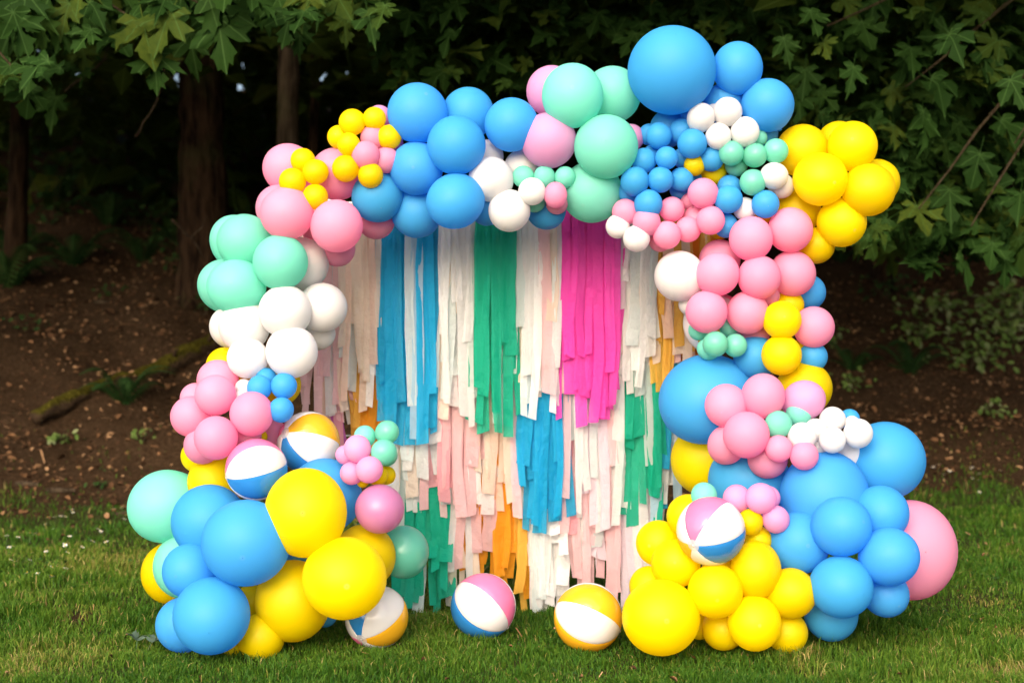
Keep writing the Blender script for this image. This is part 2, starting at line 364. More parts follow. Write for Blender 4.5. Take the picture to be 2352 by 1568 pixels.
# grass blades (nobody could count them)
def make_grass():
    def area(n, y0, y1):
        y = rng.uniform(y0, y1, n); x = rng.uniform(-1, 1, n) * (0.375 * y + 1.9); return x, y
    X = []; Y = []
    for n, a, b in ((250000, 5.0, 7.6), (125000, 7.6, 10.0), (92000, 10.0, 14.2)):
        x, y = area(n, a, b); X.append(x); Y.append(y)
    x = np.concatenate(X); y = np.concatenate(Y)
    keep = rng.random(len(x)) < turf_f(x, y) * (1 - 0.9 * bare_f(x, y)) * (0.45 + 0.75 * vnoise(x, y, 6, 8))
    x = x[keep]; y = y[keep]; n = len(x); z = ground_z(x, y) - 0.006
    clump = vnoise(x, y, 4.5, 9); big = vnoise(x, y, 0.8, 10)
    tuft = np.clip((vnoise(x, y, 9, 14) - .72) * 5, 0, 1)
    h = (0.055 * tuft * rng.random(n) + 0.018 + 0.055 * clump ** 1.6 + 0.028 * rng.random(n) ** 2) * (0.75 + 0.6 * big); w = rng.uniform(0.0014, 0.0030, n) * (1 + 0.10 * (y - 5))
    an = rng.uniform(0, 2 * np.pi, n); ln = rng.uniform(0.1, 0.95, n) * h
    dx, dy = np.cos(an), np.sin(an); fa = rng.uniform(0, 2 * np.pi, n); sx, sy = np.cos(fa) * w, np.sin(fa) * w
    P = np.zeros((n, 5, 3))
    P[:, 0] = np.stack([x - sx, y - sy, z], 1); P[:, 1] = np.stack([x + sx, y + sy, z], 1)
    mx, my, mz = x + dx * ln * .35, y + dy * ln * .35, z + h * .62
    P[:, 2] = np.stack([mx + sx * .8, my + sy * .8, mz], 1); P[:, 3] = np.stack([mx - sx * .8, my - sy * .8, mz], 1)
    P[:, 4] = np.stack([x + dx * ln, y + dy * ln, z + h * (1 - 0.35 * ln / h)], 1)
    o = np.arange(n)[:, None] * 5
    T = np.concatenate([o + [0, 1, 2], o + [0, 2, 3], o + [3, 2, 4]])
    straw = bare_f(x, y)
    straw_dapple = np.exp(-(((x + 2.75) / .9) ** 2 + ((y - 8.9) / 1.0) ** 2))  # yellowed straw patch, also painting in the sun dapples on the left lawn
    tint = np.clip(0.05 + 0.38 * straw_dapple * vnoise(x, y, 3.1, 15) + 0.18 + 0.35 * vnoise(x, y, 1.3, 12) + 0.38 * rng.random(n) + 0.35 * straw + (rng.random(n) < 0.05) * 0.4 - 0.08, 0, 1)
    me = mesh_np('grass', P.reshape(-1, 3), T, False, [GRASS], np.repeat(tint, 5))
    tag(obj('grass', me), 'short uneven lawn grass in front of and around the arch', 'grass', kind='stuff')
make_grass()

def make_litter():
    n = 36000
    y = rng.uniform(10.5, 19.5, n); x = rng.uniform(-1, 1, n) * (0.38 * y + 2.4)
    k = rng.random(n) > np.clip(turf_f(x, y) * 1.25, 0, .985)
    k &= rng.random(n) < 0.35 + 0.9 * vnoise(x, y, 1.2, 41)
    x = x[k]; y = y[k]; n = len(x)
    sz = rng.uniform(0.025, 0.062, n) * (1 + (rng.random(n) < 0.05) * 1.0)
    P = np.stack([x, y, ground_z(x, y) + 0.008 + 0.010 * rng.random(n)], 1)
    me = leaf_mesh('leaf_litter', P, rng.normal(size=(n, 3)) * .35 + [0, -.35, 1], rng.normal(size=(n, 3)) * [1, 1, .2], sz, [OVAL, CURL, CHIP], LITTER)
    tag(obj('leaf_litter', me), 'brown dead leaves and bark scraps strewn over the bank', 'leaf litter', kind='stuff')

# ------------------------------------------------------------------ foliage
HALF = [(0.0, 0.0), (0.09, -0.10), (0.24, -0.13), (0.44, -0.05), (0.33, 0.05), (0.24, 0.13), (0.40, 0.19), (0.60, 0.27), (0.51, 0.37), (0.62, 0.57),
        (0.45, 0.50), (0.35, 0.57), (0.27, 0.47), (0.13, 0.37), (0.14, 0.58), (0.27, 0.68), (0.19, 0.74), (0.17, 0.86), (0.08, 0.86), (0.0, 1.04)]
def maple_shape(seed):
    r = random.Random(seed)
    wd = r.uniform(.82, 1.12)
    pts = [(x * wd * r.uniform(.86, 1.14), y * r.uniform(.92, 1.08)) for x, y in HALF]
    pts += [(-x * wd * r.uniform(.82, 1.16), y * r.uniform(.92, 1.08)) for x, y in HALF[-2:0:-1]]
    bx, by = r.uniform(-.25, .25), r.uniform(-.1, .1)
    f = r.uniform(0.05, 0.28); dr = r.uniform(0.15, 0.5)
    zz = lambda x, y: f * abs(x) - dr * (max(0, y - .25)) ** 2 - 0.45 * dr * x * x + 0.05 * math.sin(9 * x + 7 * y + seed) + bx * x * y + by * math.sin(5 * x)
    V = [(0, 0.28, zz(0, .28))] + [(x, y, zz(x, y)) for x, y in pts]
    n = len(pts); T = [(0, 1 + i, 1 + (i + 1) % n) for i in range(n)]
    # petiole
    b = len(V); V += [(-0.012, 0, 0), (0.012, 0, 0), (0.012, -0.5, 0.06), (-0.012, -0.5, 0.06)]; T += [(b, b + 1, b + 2), (b, b + 2, b + 3)]
    return np.array(V), np.array(T)
SHAPES = [maple_shape(s) for s in range(12)]
DIAMOND = (np.array([(0, 0, 0), (.36, .45, .06), (0, 1, -.12), (-.36, .45, .06)], float), np.array([(0, 1, 2), (0, 2, 3)]))
OVAL = (np.array([(0, 0, 0), (.22, .2, .05), (.3, .5, .06), (.17, .82, 0), (0, 1, -.12), (-.17, .82, 0), (-.3, .5, .06), (-.22, .2, .05)], float), np.array([(0, i, i + 1) for i in range(1, 7)]))

CURL = (OVAL[0] * [1, 1, 3.2], OVAL[1])
CHIP = (np.array([(-.07, 0, 0), (.06, .05, .03), (.09, 1.3, .05), (-.05, 1.5, 0)], float), DIAMOND[1])
def frames(nrm, tip):
    """rows of rotation matrices with local z = nrm, y close to tip"""
    nrm = nrm / np.linalg.norm(nrm, axis=1, keepdims=True)
    tip = tip - nrm * np.sum(tip * nrm, 1, keepdims=True); tip /= np.linalg.norm(tip, axis=1, keepdims=True) + 1e-9
    xa = np.cross(tip, nrm); return np.stack([xa, tip, nrm], 2)     # columns
def leaf_mesh(name, pos, nrm, tip, size, shapes, mat):
    Vs = []; Ts = []; ti = []; lu = []; off = 0
    R = frames(nrm, tip); which = rng.integers(0, len(shapes), len(pos))
    for k, (sv, st) in enumerate(shapes):
        m = which == k; c = m.sum()
        if not c: continue
        W = np.einsum('nij,vj->nvi', R[m], sv) * size[m][:, None, None] + pos[m][:, None, :]
        Vs.append(W.reshape(-1, 3)); Ts.append((st[None] + (np.arange(c) * len(sv))[:, None, None]).reshape(-1, 3) + off)
        ti.append(np.repeat(rng.random(c), len(sv))); lu.append(np.tile(sv * [1, 1, 0], (c, 1))); off += c * len(sv)
    return mesh_np(name, np.concatenate(Vs), np.concatenate(Ts), True, [mat], np.concatenate(ti), None, np.concatenate(lu))
def cloud(n, centre, rad, power=0.5):
    """points in an uneven ellipsoid, thinned into clumps"""
    d = rng.normal(size=(n, 3)); d /= np.linalg.norm(d, axis=1, keepdims=True)
    return np.asarray(centre) + d * (rng.random(n)[:, None] ** power) * np.asarray(rad)

LEAF_ME = []
for k, (sv, st) in enumerate(SHAPES):
    LEAF_ME.append(mesh_np('leaf', sv, st, True, [LEAF_NEAR], None, None, sv * [1, 1, 0]))
def leaf_obj(parent, p, nrm, tip, size):
    R = frames(np.array([nrm], float), np.array([tip], float))[0]
    o = bpy.data.objects.new('leaf', random.choice(LEAF_ME)); COL.objects.link(o); o.parent = parent
    M = Matrix([[*(R[i] * size), 0] for i in range(3)] + [[0, 0, 0, 1]]); M.translation = Vector(p) - parent.location
    o.matrix_local = M; return o

def trunk_part(parent, base, top, r0, r1, mat, seed=0, seg=48, flare=1.5):
    base = Vector(base); top = Vector(top); path = []; rad = []
    for i in range(61):
        t = i / 60; p = base.lerp(top, t)
        p += Vector((noise.noise((seed, t * 3, 0)) * 0.12, noise.noise((seed + 5, t * 3, 0)) * 0.12, 0)) * (t > 0)
        path.append(p); rad.append((r0 * (1 - t) + r1 * t) * (1 + (flare - 1) * math.exp(-t * 14)))
    V, Q = tube(path, rad, seg, 0.16, 4.0, seed)
    out = []
    for k, v in enumerate(V):
        v = Vector(v)
        if k < len(path) * seg:
            i, sg = divmod(k, seg); a = 6.2832 * sg / seg; c = path[i]
            g = abs(noise.noise((math.cos(a) * 3.2 + seed, math.sin(a) * 3.2, v.z * 0.9))) + .6 * abs(noise.noise((math.cos(a) * 7 + seed, math.sin(a) * 7, v.z * 2.5)))
            v = c + (v - c) * (1.06 - .26 * max(0, .45 - g))
        out.append(v - parent.location)
    V = out
    return obj('trunk', poly_mesh('trunk', V, Q, mat), parent)
def branch_part(parent, pts, r0, r1, mat, name='branch'):
    pts = [Vector(p) for p in pts]; fine = []
    for a, b in zip(pts, pts[1:]):
        for k in range(5):
            t = k / 5; fine.append(a.lerp(b, t) + Vector((random.uniform(-1, 1), random.uniform(-1, 1), random.uniform(-1, 1))) * 0.012 * (k > 0))
    fine.append(pts[-1]); n = len(fine)
    V, Q = tube(fine, [r0 + (r1 - r0) * i / (n - 1) for i in range(n)], 6)
    V = [Vector(v) - parent.location for v in V]
    return obj(name, poly_mesh(name, V, Q, mat), parent)
def empty(name, loc):
    o = bpy.data.objects.new(name, None); COL.objects.link(o); o.location = loc; return o

make_litter()
def lawn_weeds():
    n = 4200
    y = rng.uniform(5.3, 12.5, n) ; x = rng.uniform(-1, 1, n) * (0.375 * y + .3)
    k = vnoise(x, y, 2.6, 51) > .62; x = x[k]; y = y[k]; n = len(x)
    P = np.stack([x, y, ground_z(x, y) + rng.uniform(.012, .035, n)], 1)
    me = leaf_mesh('lawn_weeds', P, rng.normal(size=(n, 3)) * .35 + [0, -.2, 1], rng.normal(size=(n, 3)) * [1, 1, .2], rng.uniform(.014, .034, n), [OVAL], LEAF_FERN)
    tag(obj('lawn_weeds', me), 'clover and other flat weeds among the lawn grass', 'weeds', kind='stuff')
    n = 420; y = rng.uniform(5.4, 12, n); x = rng.uniform(-1, 1, n) * (0.375 * y + .3)
    P = np.stack([x, y, ground_z(x, y) + rng.uniform(.02, .04, n)], 1)
    me = leaf_mesh('lawn_scraps', P, rng.normal(size=(n, 3)) * .5 + [0, 0, 1], rng.normal(size=(n, 3)) * [1, 1, .3], rng.uniform(.015, .04, n), [CURL, CHIP], LITTER)
    tag(obj('lawn_scraps', me), 'scraps of dead leaf and straw lying in the lawn', 'leaf litter', kind='stuff')
lawn_weeds()

# --- conifers and alders at the back: trunk in view, crown mostly above the frame
def back_tree(name, px, d, w_px, label, mat, cat='tree', lean=0.0, shade_crown=(2.6, 2.4, 2.6), cz=8.2, n=1100, h=11.0):
    x = (px - 1176) / F * d; b = (x, d, gz(x, d) - 0.15)
    t = empty(name, b); r = w_px / F * d / 2
    trunk_part(t, b, (x + lean, d + 0.2, h), r, r * 0.55, mat, seed=px * 0.37)
    pos = cloud(n, (x + lean, d, cz), shade_crown, 0.45)
    nr = rng.normal(size=(n, 3)) * 0.6 + [0, 0, 1]; tp = rng.normal(size=(n, 3)) + [0, 0, -0.6]
    me = leaf_mesh('shade_crown', pos - np.array(b), nr, tp, rng.uniform(0.26, 0.46, n), [DIAMOND], LEAF_FAR)
    tag(obj('shade_crown', me, t), kind='stuff')
    for k in range(4):
        zb = random.uniform(5.2, 8.5); an = random.uniform(0, 6.28)
        branch_part(t, [(x + lean * .6, d, zb), (x + lean * .6 + math.cos(an) * 1.1, d + math.sin(an) * 1.1, zb + .4), (x + lean * .6 + math.cos(an) * 2.0, d + math.sin(an) * 2.0, zb + .5)], 0.07, 0.02, mat)
    tag(t, label, cat, 'trees at the back of the bank'); return t
back_tree('cedar_tree', 482, 16.4, 108, 'thickest tree trunk, reddish bark, behind the hanging maple spray', BARK_RED, lean=-0.25)
back_tree('alder_tree', 655, 15.6, 54, 'slim grey-barked tree trunk above the large pink balloons', BARK_GREY, lean=0.05)
back_tree('cedar_tree', 716, 17.2, 24, 'thin dark trunk just right of the slim grey-barked one', BARK_RED, lean=0.1, n=500)
back_tree('cedar_tree', 30, 17.0, 42, 'reddish trunk at the left edge of the picture', BARK_RED, lean=0.12)
back_tree('cedar_tree', 1700, 17.5, 62, 'shadowed reddish trunk behind the top blue balloons', BARK_RED, lean=0.1)
back_tree('cedar_tree', 1030, 18.5, 50, 'dim trunk behind the blue run of the arch', BARK_RED, n=1000)
back_tree('cedar_tree', 2050, 18.0, 46, 'dim trunk hidden in maple leaves above the yellow shoulder cluster', BARK_RED, n=1000)

# --- maples: leaf sprays reach into the picture from both sides
def maple(name, base, label, sprays, prominent, fill, overhead_shade):
    t = empty(name, base)
    x, y, z = base
    trunk_part(t, base, (x * 0.97, y, 7.5), 0.20, 0.10, BARK_GREY, seed=x)
    hub = Vector((x * 0.98, y, 4.4))
    for tgt in sprays:
        tgt = Vector(tgt); mid = hub.lerp(tgt, 0.5) + Vector((0, 0, 0.5))
        branch_part(t, [hub + Vector((0, 0, random.uniform(-.6, .8))), mid, tgt], 0.035, 0.006, TWIG)
    for p, s, ang, tilt in prominent:
        n = np.array([0.25 * math.sin(ang), -math.cos(tilt), math.sin(tilt)]); tipd = np.array([math.sin(ang), -0.35, -math.cos(ang)])
        leaf_obj(t, p, n + rng.normal(size=3) * 0.28, tipd + rng.normal(size=3) * .25, s)
    pos, nr, tp, sz = fill
    me = leaf_mesh('foliage', pos - np.array(base), nr, tp, sz, SHAPES, LEAF_NEAR); tag(obj('foliage', me, t), kind='stuff')
    pos, nr, tp, sz = overhead_shade
    me = leaf_mesh('shade_crown', pos - np.array(base), nr, tp, sz, [DIAMOND], LEAF_FAR); tag(obj('shade_crown', me, t), kind='stuff')  # unseen leaves overhead, added to keep the bank in shade
    tag(t, label, 'tree', 'maples hanging over the bank'); return t
def px_leaves(boxes):
    """leaves hung in slabs of the view: (x0,x1,y0,y1,d0,d1,n,size)"""
    P = []; S = []
    for x0, x1, y0, y1, d0, d1, n, s in boxes:
        for _ in range(n):
            P.append(tuple(at(random.uniform(x0, x1), random.uniform(y0, y1), random.uniform(d0, d1)))); S.append(s * random.uniform(0.45, 1.15))
    P = np.array(P); n = len(P)
    nr = np.stack([rng.normal(0, .5, n), rng.normal(-.55, .45, n), rng.normal(.65, .35, n)], 1)
    tp = np.stack([rng.normal(0, .9, n), rng.normal(-.3, .4, n), rng.normal(-.7, .45, n)], 1)
    return P, nr, tp, np.array(S)
def shade_canopy(n, x0, x1, y0, y1, z0, z1):  # box of leaves above the view, stretched forward to darken bank and wood
    P = np.stack([rng.uniform(x0, x1, n), rng.uniform(y0, y1, n), rng.uniform(z0, z1, n)], 1)
    keep = vnoise(P[:, 0], P[:, 1], 0.8, 20) > 0.22; P = P[keep]; n = len(P)
    return P, rng.normal(size=(n, 3)) * .5 + [0, 0, 1], rng.normal(size=(n, 3)) + [0, 0, -.4], rng.uniform(.3, .5, n)

prom_l = []
for px, py, s, a, tl in [(330, 105, 150, .5, .6), (395, 75, 140, -.3, .5), (500, 95, 150, .25, .5), (425, 20, 150, .1, .7), (480, 45, 140, .8, .8), (300, 80, 120, 1.0, .6), (355, 160, 110, .1, .4),
    (545, 60, 120, -.6, .6), (262, 110, 100, .8, .7), (440, 120, 120, -.1, .5), (380, 35, 110, .4, .9), (520, 15, 130, -.4, .8),
    (25, 195, 130, -.5, .6), (75, 180, 110, -.2, .5), (110, 175, 100, -.9, .6), (70, 235, 90, -.3, .4), (10, 215, 110, .3, .5), (140, 190, 90, -1.1, .7),
    (60, 30, 130, .2, .5), (130, 20, 120, -.2, .6), (95, 65, 120, .1, .4), (30, 75, 130, .5, .6), (185, 12, 110, .1, .6), (160, 45, 100, -.4, .5), (205, 35, 90, .5, .5), (150, 95, 100, -.5, .5), (210, 100, 90, -.3, .6),
    (620, 10, 120, .3, .6), (665, 70, 110, -.1, .5), (640, 40, 120, .2, .7), (700, 60, 100, -.7, .6), (715, 15, 120, -.4, .8), (600, 45, 100, .6, .6), (690, 95, 90, -.5, .4), (575, 25, 100, .7, .6),
    (770, 25, 110, .3, .6), (815, 40, 110, -.1, .5), (860, 20, 110, -.4, .6), (845, 65, 100, 0, .4), (885, 45, 90, -.6, .6), (790, 70, 80, .2, .5), (735, 40, 100, .2, .7)]:
    d = random.uniform(8.9, 9.9); prom_l.append((tuple(at(px, py - s * 0.35, d)), s * 0.82 / F * d, a, tl))
fill_l = px_leaves([(0, 230, -120, 60, 9.8, 11.5, 60, .30), (230, 560, -140, 30, 9.6, 11.5, 70, .32), (560, 900, -140, 30, 9.8, 12, 70, .30), (880, 1320, -100, 190, 10.5, 15, 330, .28),
    (1120, 1330, 90, 300, 11, 14, 45, .27), (0, 220, 80, 230, 11, 13, 16, .26), (1250, 1500, -80, 120, 10.5, 14, 70, .29)])
maple('maple_tree', (-5.4, 10.2, gz(-5.4, 10.2) - .1), 'maple with big lobed leaves hanging in at the top left', [at(330, 60, 9.6), at(480, 20, 9.4), at(60, 190, 9.4), at(120, 30, 9.4), at(640, -20, 9.8), at(830, -30, 10), at(1100, 20, 11.5)],
      prom_l, fill_l, shade_canopy(9500, -10, 1, 8.3, 20, 4.2, 7.5))
prom_r = []
for px, py, s, a, tl in [(2105, 515, 120, .1, .5), (2215, 560, 130, -.2, .5), (2070, 470, 110, .6, .6), (2180, 480, 120, .2, .5), (2300, 520, 120, .1, .5), (2330, 570, 110, -.3, .5), (2240, 500, 120, .3, .6), (2020, 440, 100, .8, .6),
    (2140, 400, 120, .1, .6), (2250, 400, 130, -.2, .5), (2330, 420, 120, .2, .5), (2200, 330, 130, .3, .6), (2300, 320, 130, -.1, .5), (2120, 300, 130, .5, .6), (2060, 350, 110, .4, .6), (2220, 250, 130, .2, .6),
    (2320, 230, 130, .1, .6), (2140, 220, 120, .3, .6), (2040, 250, 110, .4, .6), (1960, 190, 100, .3, .6), (2260, 160, 120, -.2, .6), (2180, 120, 120, .3, .6), (2090, 150, 110, .2, .6), (2330, 110, 120, 0, .6),
    (1890, 130, 100, .3, .6), (1980, 90, 110, .2, .6), (2090, 60, 110, .1, .6), (2200, 40, 120, -.1, .6), (2310, 30, 120, .1, .6), (1860, 60, 100, .3, .6), (1800, 120, 90, .1, .6), (1930, 30, 100, 0, .6), (2280, 590, 90, .2, .4), (2130, 565, 80, .3, .4),
    (2345, 480, 110, -.2, .5), (2160, 545, 90, .4, .5), (2010, 545, 80, .7, .5), (2050, 420, 100, .5, .6), (1880, 240, 90, .2, .6), (1850, 190, 90, .2, .6)]:
    d = random.uniform(9.6, 11.4); prom_r.append((tuple(at(px, py - s * .35, d)), s * random.uniform(.55, .82) / F * d, a, tl))
fill_r = px_leaves([(1780, 2500, -120, 330, 10.6, 14, 620, .29), (1960, 2500, 300, 560, 10.6, 13.5, 280, .28), (1450, 1850, -100, 200, 11, 15, 240, .27), (2100, 2450, 540, 610, 10.4, 12, 26, .26)])
maple('maple_tree', (5.6, 11.4, gz(5.6, 11.4) - .1), 'maple with dense lobed foliage filling the upper right', [at(2110, 480, 10.3), at(2230, 520, 10.3), at(2330, 330, 10.3), at(2080, 200, 10.5), at(1900, 60, 10.5), at(2250, 60, 10.5), at(1650, -20, 12)],
      prom_r, fill_r, shade_canopy(10500, -1, 10, 7.9, 20, 4.1, 7.8))

# --- woodland mass far behind, read as one
def far_wood():
    n = 34000
    P = np.stack([rng.uniform(-16, 16, n), rng.uniform(19, 29, n), rng.uniform(2.4, 13, n)], 1)
    gap = vnoise(P[:, 0], P[:, 2], 1.5, 30)
    P = P[(gap > 0.30) | (P[:, 0] < 0.5)]; n = len(P)
    me = leaf_mesh('forest', P, rng.normal(size=(n, 3)) * .6 + [0, -.6, .7], rng.normal(size=(n, 3)) + [0, 0, -.6], rng.uniform(.3, .55, n), [DIAMOND, OVAL], LEAF_FAR)
    tag(obj('forest', me), 'dark woodland mass behind the bank', 'forest', kind='stuff')
far_wood()

# --- ferns and low plants on the bank
def frond_mesh(seed, n=20):
    r = random.Random(seed); V = []; T = []
    pts = []
    for i in range(n + 1):
        t = i / n; pts.append(Vector((0.05 * math.sin(3 * t + seed), t * 0.86, 0.62 * math.sin(t * 2.2) * (1 - 0.25 * t))))
    for i in range(n):
        t = (i + .5) / n; w = 0.17 * math.sin(math.pi * min(1, (t * 0.93 + .06))) ** 0.8 + .01
        p = pts[i]; q = pts[i + 1]; m = p.lerp(q, .5)
        for s in (-1, 1):
            b = len(V); V += [p, q, m + Vector((s * w, 0.05, -0.05 - .1 * w * r.random()))]; T.append((b, b + 1, b + 2))
        b = len(V); V += [p + Vector((-.006, 0, 0)), p + Vector((.006, 0, 0)), q]; T.append((b, b + 1, b + 2))
    return mesh_np('frond', np.array([tuple(v) for v in V]), np.array(T), False, [LEAF_FERN])
FRONDS = [frond_mesh(s) for s in range(4)]
def fern(px, py, d, size, n, label):
    x = (px - 1176) / F * d; t = empty('fern', (x, d, gz(x, d) - .02))
    a0 = random.uniform(0, 6.28)
    for k in range(n):
        o = bpy.data.objects.new('frond', random.choice(FRONDS)); COL.objects.link(o); o.parent = t
        s = size * random.uniform(.75, 1.15); o.scale = (s, s, s * random.uniform(.6, 1.1)); o.rotation_euler = (random.uniform(-.15, .2), 0, a0 + 6.283 * k / n + random.uniform(-.25, .25))
    tag(t, label, 'fern', 'ferns on the bank')
def ground_d(px, py):
    """distance at which the view ray through a spot meets the ground"""
    d = 5.5
    while d < 24:
        p = at(px, py, d)
        if p.z <= gz(p.x, d): return d
        d += 0.04
    return 24
for px, py, size, n, lab in [(285, 925, .62, 10, 'fern growing over the mossy log beside the left pink cluster'), (20, 660, .9, 10, 'fern at the left picture edge halfway up the bank'),
    (40, 590, .8, 9, 'darker fern above the one at the left picture edge'), (410, 560, .7, 9, 'fern on the bank left of the mint cluster, upper'), (250, 520, .8, 9, 'fern in the deep shade below the hanging maple spray'),
    (130, 470, .9, 9, 'fern in the dark near the left edge trunk'), (560, 440, .8, 9, 'fern behind the big pink balloons below the slim trunk'), (1960, 850, .5, 8, 'small fern on the bank right of the yellow column balloons'),
    (2090, 860, .55, 8, 'fern below the pale-leaved bramble on the right'), (350, 470, .9, 9, 'fern under the thickest trunk'), (480, 500, .7, 8, 'fern under the thickest trunk, to its right'), (1930, 600, .6, 8, 'fern in shade under the yellow shoulder cluster')]:
    fern(px, py, ground_d(px, py), size, n, lab)

def low_plant(px, py, w, h, n, leaf, label, mat=LEAF_PALE, name='bramble', cat='plant', shape=OVAL):
    d = ground_d(px, py); x = (px - 1176) / F * d; b = np.array([x, d, gz(x, d)])
    t = empty(name, tuple(b)); W = w / F * d / 2; Hh = h / F * d
    k = max(3, n // 12)
    for i in range(min(k, 7)):
        a = random.uniform(-1, 1); branch_part(t, [tuple(b), tuple(b + [a * W * .5, -.05, Hh * .55]), tuple(b + [a * W * .9, random.uniform(-.2, .1), Hh * random.uniform(.6, 1)])], .006, .002, TWIG, 'stem')
    P = np.stack([rng.normal(0, W * .5, n), rng.normal(0, W * .35, n), rng.uniform(.02, Hh, n)], 1)
    me = leaf_mesh('foliage', P, rng.normal(size=(n, 3)) * .4 + [0, -.5, .8], rng.normal(size=(n, 3)) + [0, -.3, -.3], rng.uniform(.7, 1.2, n) * leaf, [shape], mat)
    tag(obj('foliage', me, t), kind='stuff'); tag(t, label, cat, 'low plants on the bank')
low_plant(2230, 850, 230, 190, 260, .10, 'leafy bramble with pale leaves climbing the bank at the right')
low_plant(2325, 800, 110, 150, 120, .10, 'pale-leaved bramble at the right picture edge')
low_plant(2110, 790, 120, 110, 90, .09, 'darker bramble left of the pale-leaved one on the bank')
low_plant(1905, 800, 70, 60, 24, .075, 'small leafy sprig on the bank right of the outer pink balloon')
low_plant(140, 1025, 80, 35, 26, .07, 'low clump of round leaves below the mossy log')
low_plant(330, 1015, 60, 30, 18, .06, 'low leafy sprig right of the round-leaved clump under the log')
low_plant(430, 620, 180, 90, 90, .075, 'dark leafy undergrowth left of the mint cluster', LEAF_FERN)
low_plant(250, 680, 60, 30, 18, .06, 'few small leaves on the bare bank above the log', LEAF_FERN)
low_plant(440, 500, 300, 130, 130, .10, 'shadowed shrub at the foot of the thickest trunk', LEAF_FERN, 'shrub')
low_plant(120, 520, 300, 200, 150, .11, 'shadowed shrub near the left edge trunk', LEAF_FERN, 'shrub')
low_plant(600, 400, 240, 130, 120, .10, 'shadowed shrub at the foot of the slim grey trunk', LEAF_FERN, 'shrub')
low_plant(230, 1130, 60, 22, 16, .05, 'tiny green seedlings at the foot of the bank on the left', LEAF_FERN)
low_plant(2040, 690, 150, 60, 60, .08, 'thin green growth on the bank under the maple, right of the yellow cluster', LEAF_FERN)
low_plant(2280, 960, 80, 40, 30, .07, 'sparse sprig on the litter low at the right')
low_plant(1960, 900, 70, 50, 30, .08, 'leafy sprig below the small fern on the right')
low_plant(60, 760, 90, 40, 26, .07, 'sparse greenery on the bare bank at the left edge', LEAF_FERN)
low_plant(470, 730, 90, 60, 40, .07, 'greenery beside the log end, left of the white cluster', LEAF_FERN)
fern(330, 600, ground_d(330, 600), .75, 9, 'fern on the shaded bank above the bare patch')
fern(170, 610, ground_d(170, 610), .7, 8, 'small shaded fern between the left edge ferns and the bare patch')
fern(470, 640, ground_d(470, 640), .6, 8, 'fern close against the mint cluster')
low_plant(520, 560, 160, 80, 90, .08, 'leafy undergrowth peeping out beside the upper mint balloons', LEAF_FERN)
low_plant(330, 540, 200, 80, 90, .08, 'low shaded greenery along the top of the bare bank', LEAF_FERN)
low_plant(2000, 1010, 50, 24, 14, .06, 'tiny seedling on the litter right of the white balloon bunch', LEAF_PALE)

# mossy log lying on the bank, a second one higher up, and the scraps of wood
def log(name, ends, r0, r1, label, mat, n=60):
    a, b = ends; t = empty(name, tuple(a)); path = []; rad = []
    for i in range(n):
        u = i / (n - 1); p = a.lerp(b, u); p.z += 0.03 * math.sin(u * 9); path.append(p - a); rad.append((r0 + (r1 - r0) * u) * (1 + .08 * math.sin(u * 21)) * (0.9 if i in (0, n - 1) else 1))
    V, Q = tube(path, rad, 20, 0.35, 9.0, 3); obj('stem', poly_mesh('stem', V, Q, mat), t)
    for u in (0.3, 0.62, 0.8):
        p = a.lerp(b, u) - a; V, Q = tube([p, p + Vector((.05, -.1, r0 * 1.5)), p + Vector((.08, -.12, r0 * 1.9))], [r0 * .35, r0 * .25, r0 * .2], 7); obj('branch_stub', poly_mesh('branch_stub', V, Q, mat), t)
    tag(t, label, 'log'); return t
def on_bank(px, py, lift): d = ground_d(px, py); p = at(px, py, d); p.z = gz(p.x, d) + lift; return p
log('fallen_log', (on_bank(80, 985, .09), on_bank(560, 790, .12)), .075, .115, 'long mossy log lying aslant on the bank at the left', MOSS)
log('fallen_log', (on_bank(350, 452, .10), on_bank(520, 470, .10)), .10, .09, 'short bare log in shade under the thickest trunk', BARK_GREY)
def wood_chip(px, py, ln, ang, label):
    p = on_bank(px, py, .015); s = Vector((math.cos(ang), math.sin(ang) * .4, 0)) * ln
    V, Q = tube([p - s - p, p - s * .3 - p + Vector((0, 0, .006)), p + s - p], [.022, .026, .016], 5, .3, 9); o = obj('wood_chip', poly_mesh('wood_chip', V, Q, BARK_GREY, False), None, tuple(p))
    tag(o, label, 'wood', 'scraps of wood')
wood_chip(62, 1116, .10, .1, 'pale split wood chip at the foot of the bank on the left')
wood_chip(140, 1135, .13, .5, 'thin dark stick beside the pale wood chip')
wood_chip(235, 700, .11, .6, 'short stick on the bare bank above the mossy log')
wood_chip(300, 1190, .12, .05, 'thin stick at the lawn edge near the far-left mint balloon')
def twig(pxs, d, label, r=.012):
    t = [at(x, y, d + i * .15) for i, (x, y) in enumerate(pxs)]; e = empty('dead_branch', tuple(t[0])); branch_part(e, t, r, r * .4, BARK_GREY, 'stem')
    mid = t[len(t) // 2]; branch_part(e, [mid, mid + Vector((.12, -.05, .10)), mid + Vector((.16, -.05, .2))], r * .5, r * .25, BARK_GREY, 'side_twig'); tag(e, label, 'branch', 'bare dead branches')
twig([(310, 315), (345, 260), (380, 190), (372, 150)], 13.0, 'bare crooked branch under the hanging maple spray')
twig([(150, 210), (210, 165), (245, 135)], 12.0, 'bare twig in the dark near the left edge trunk')
twig([(395, 505), (440, 545), (468, 590)], 13.6, 'slanting dead stick on the bank left of the mint cluster', .016)
twig([(2170, 425), (2230, 415)], 12.2, 'short bare twig amid the maple leaves on the right', .012)

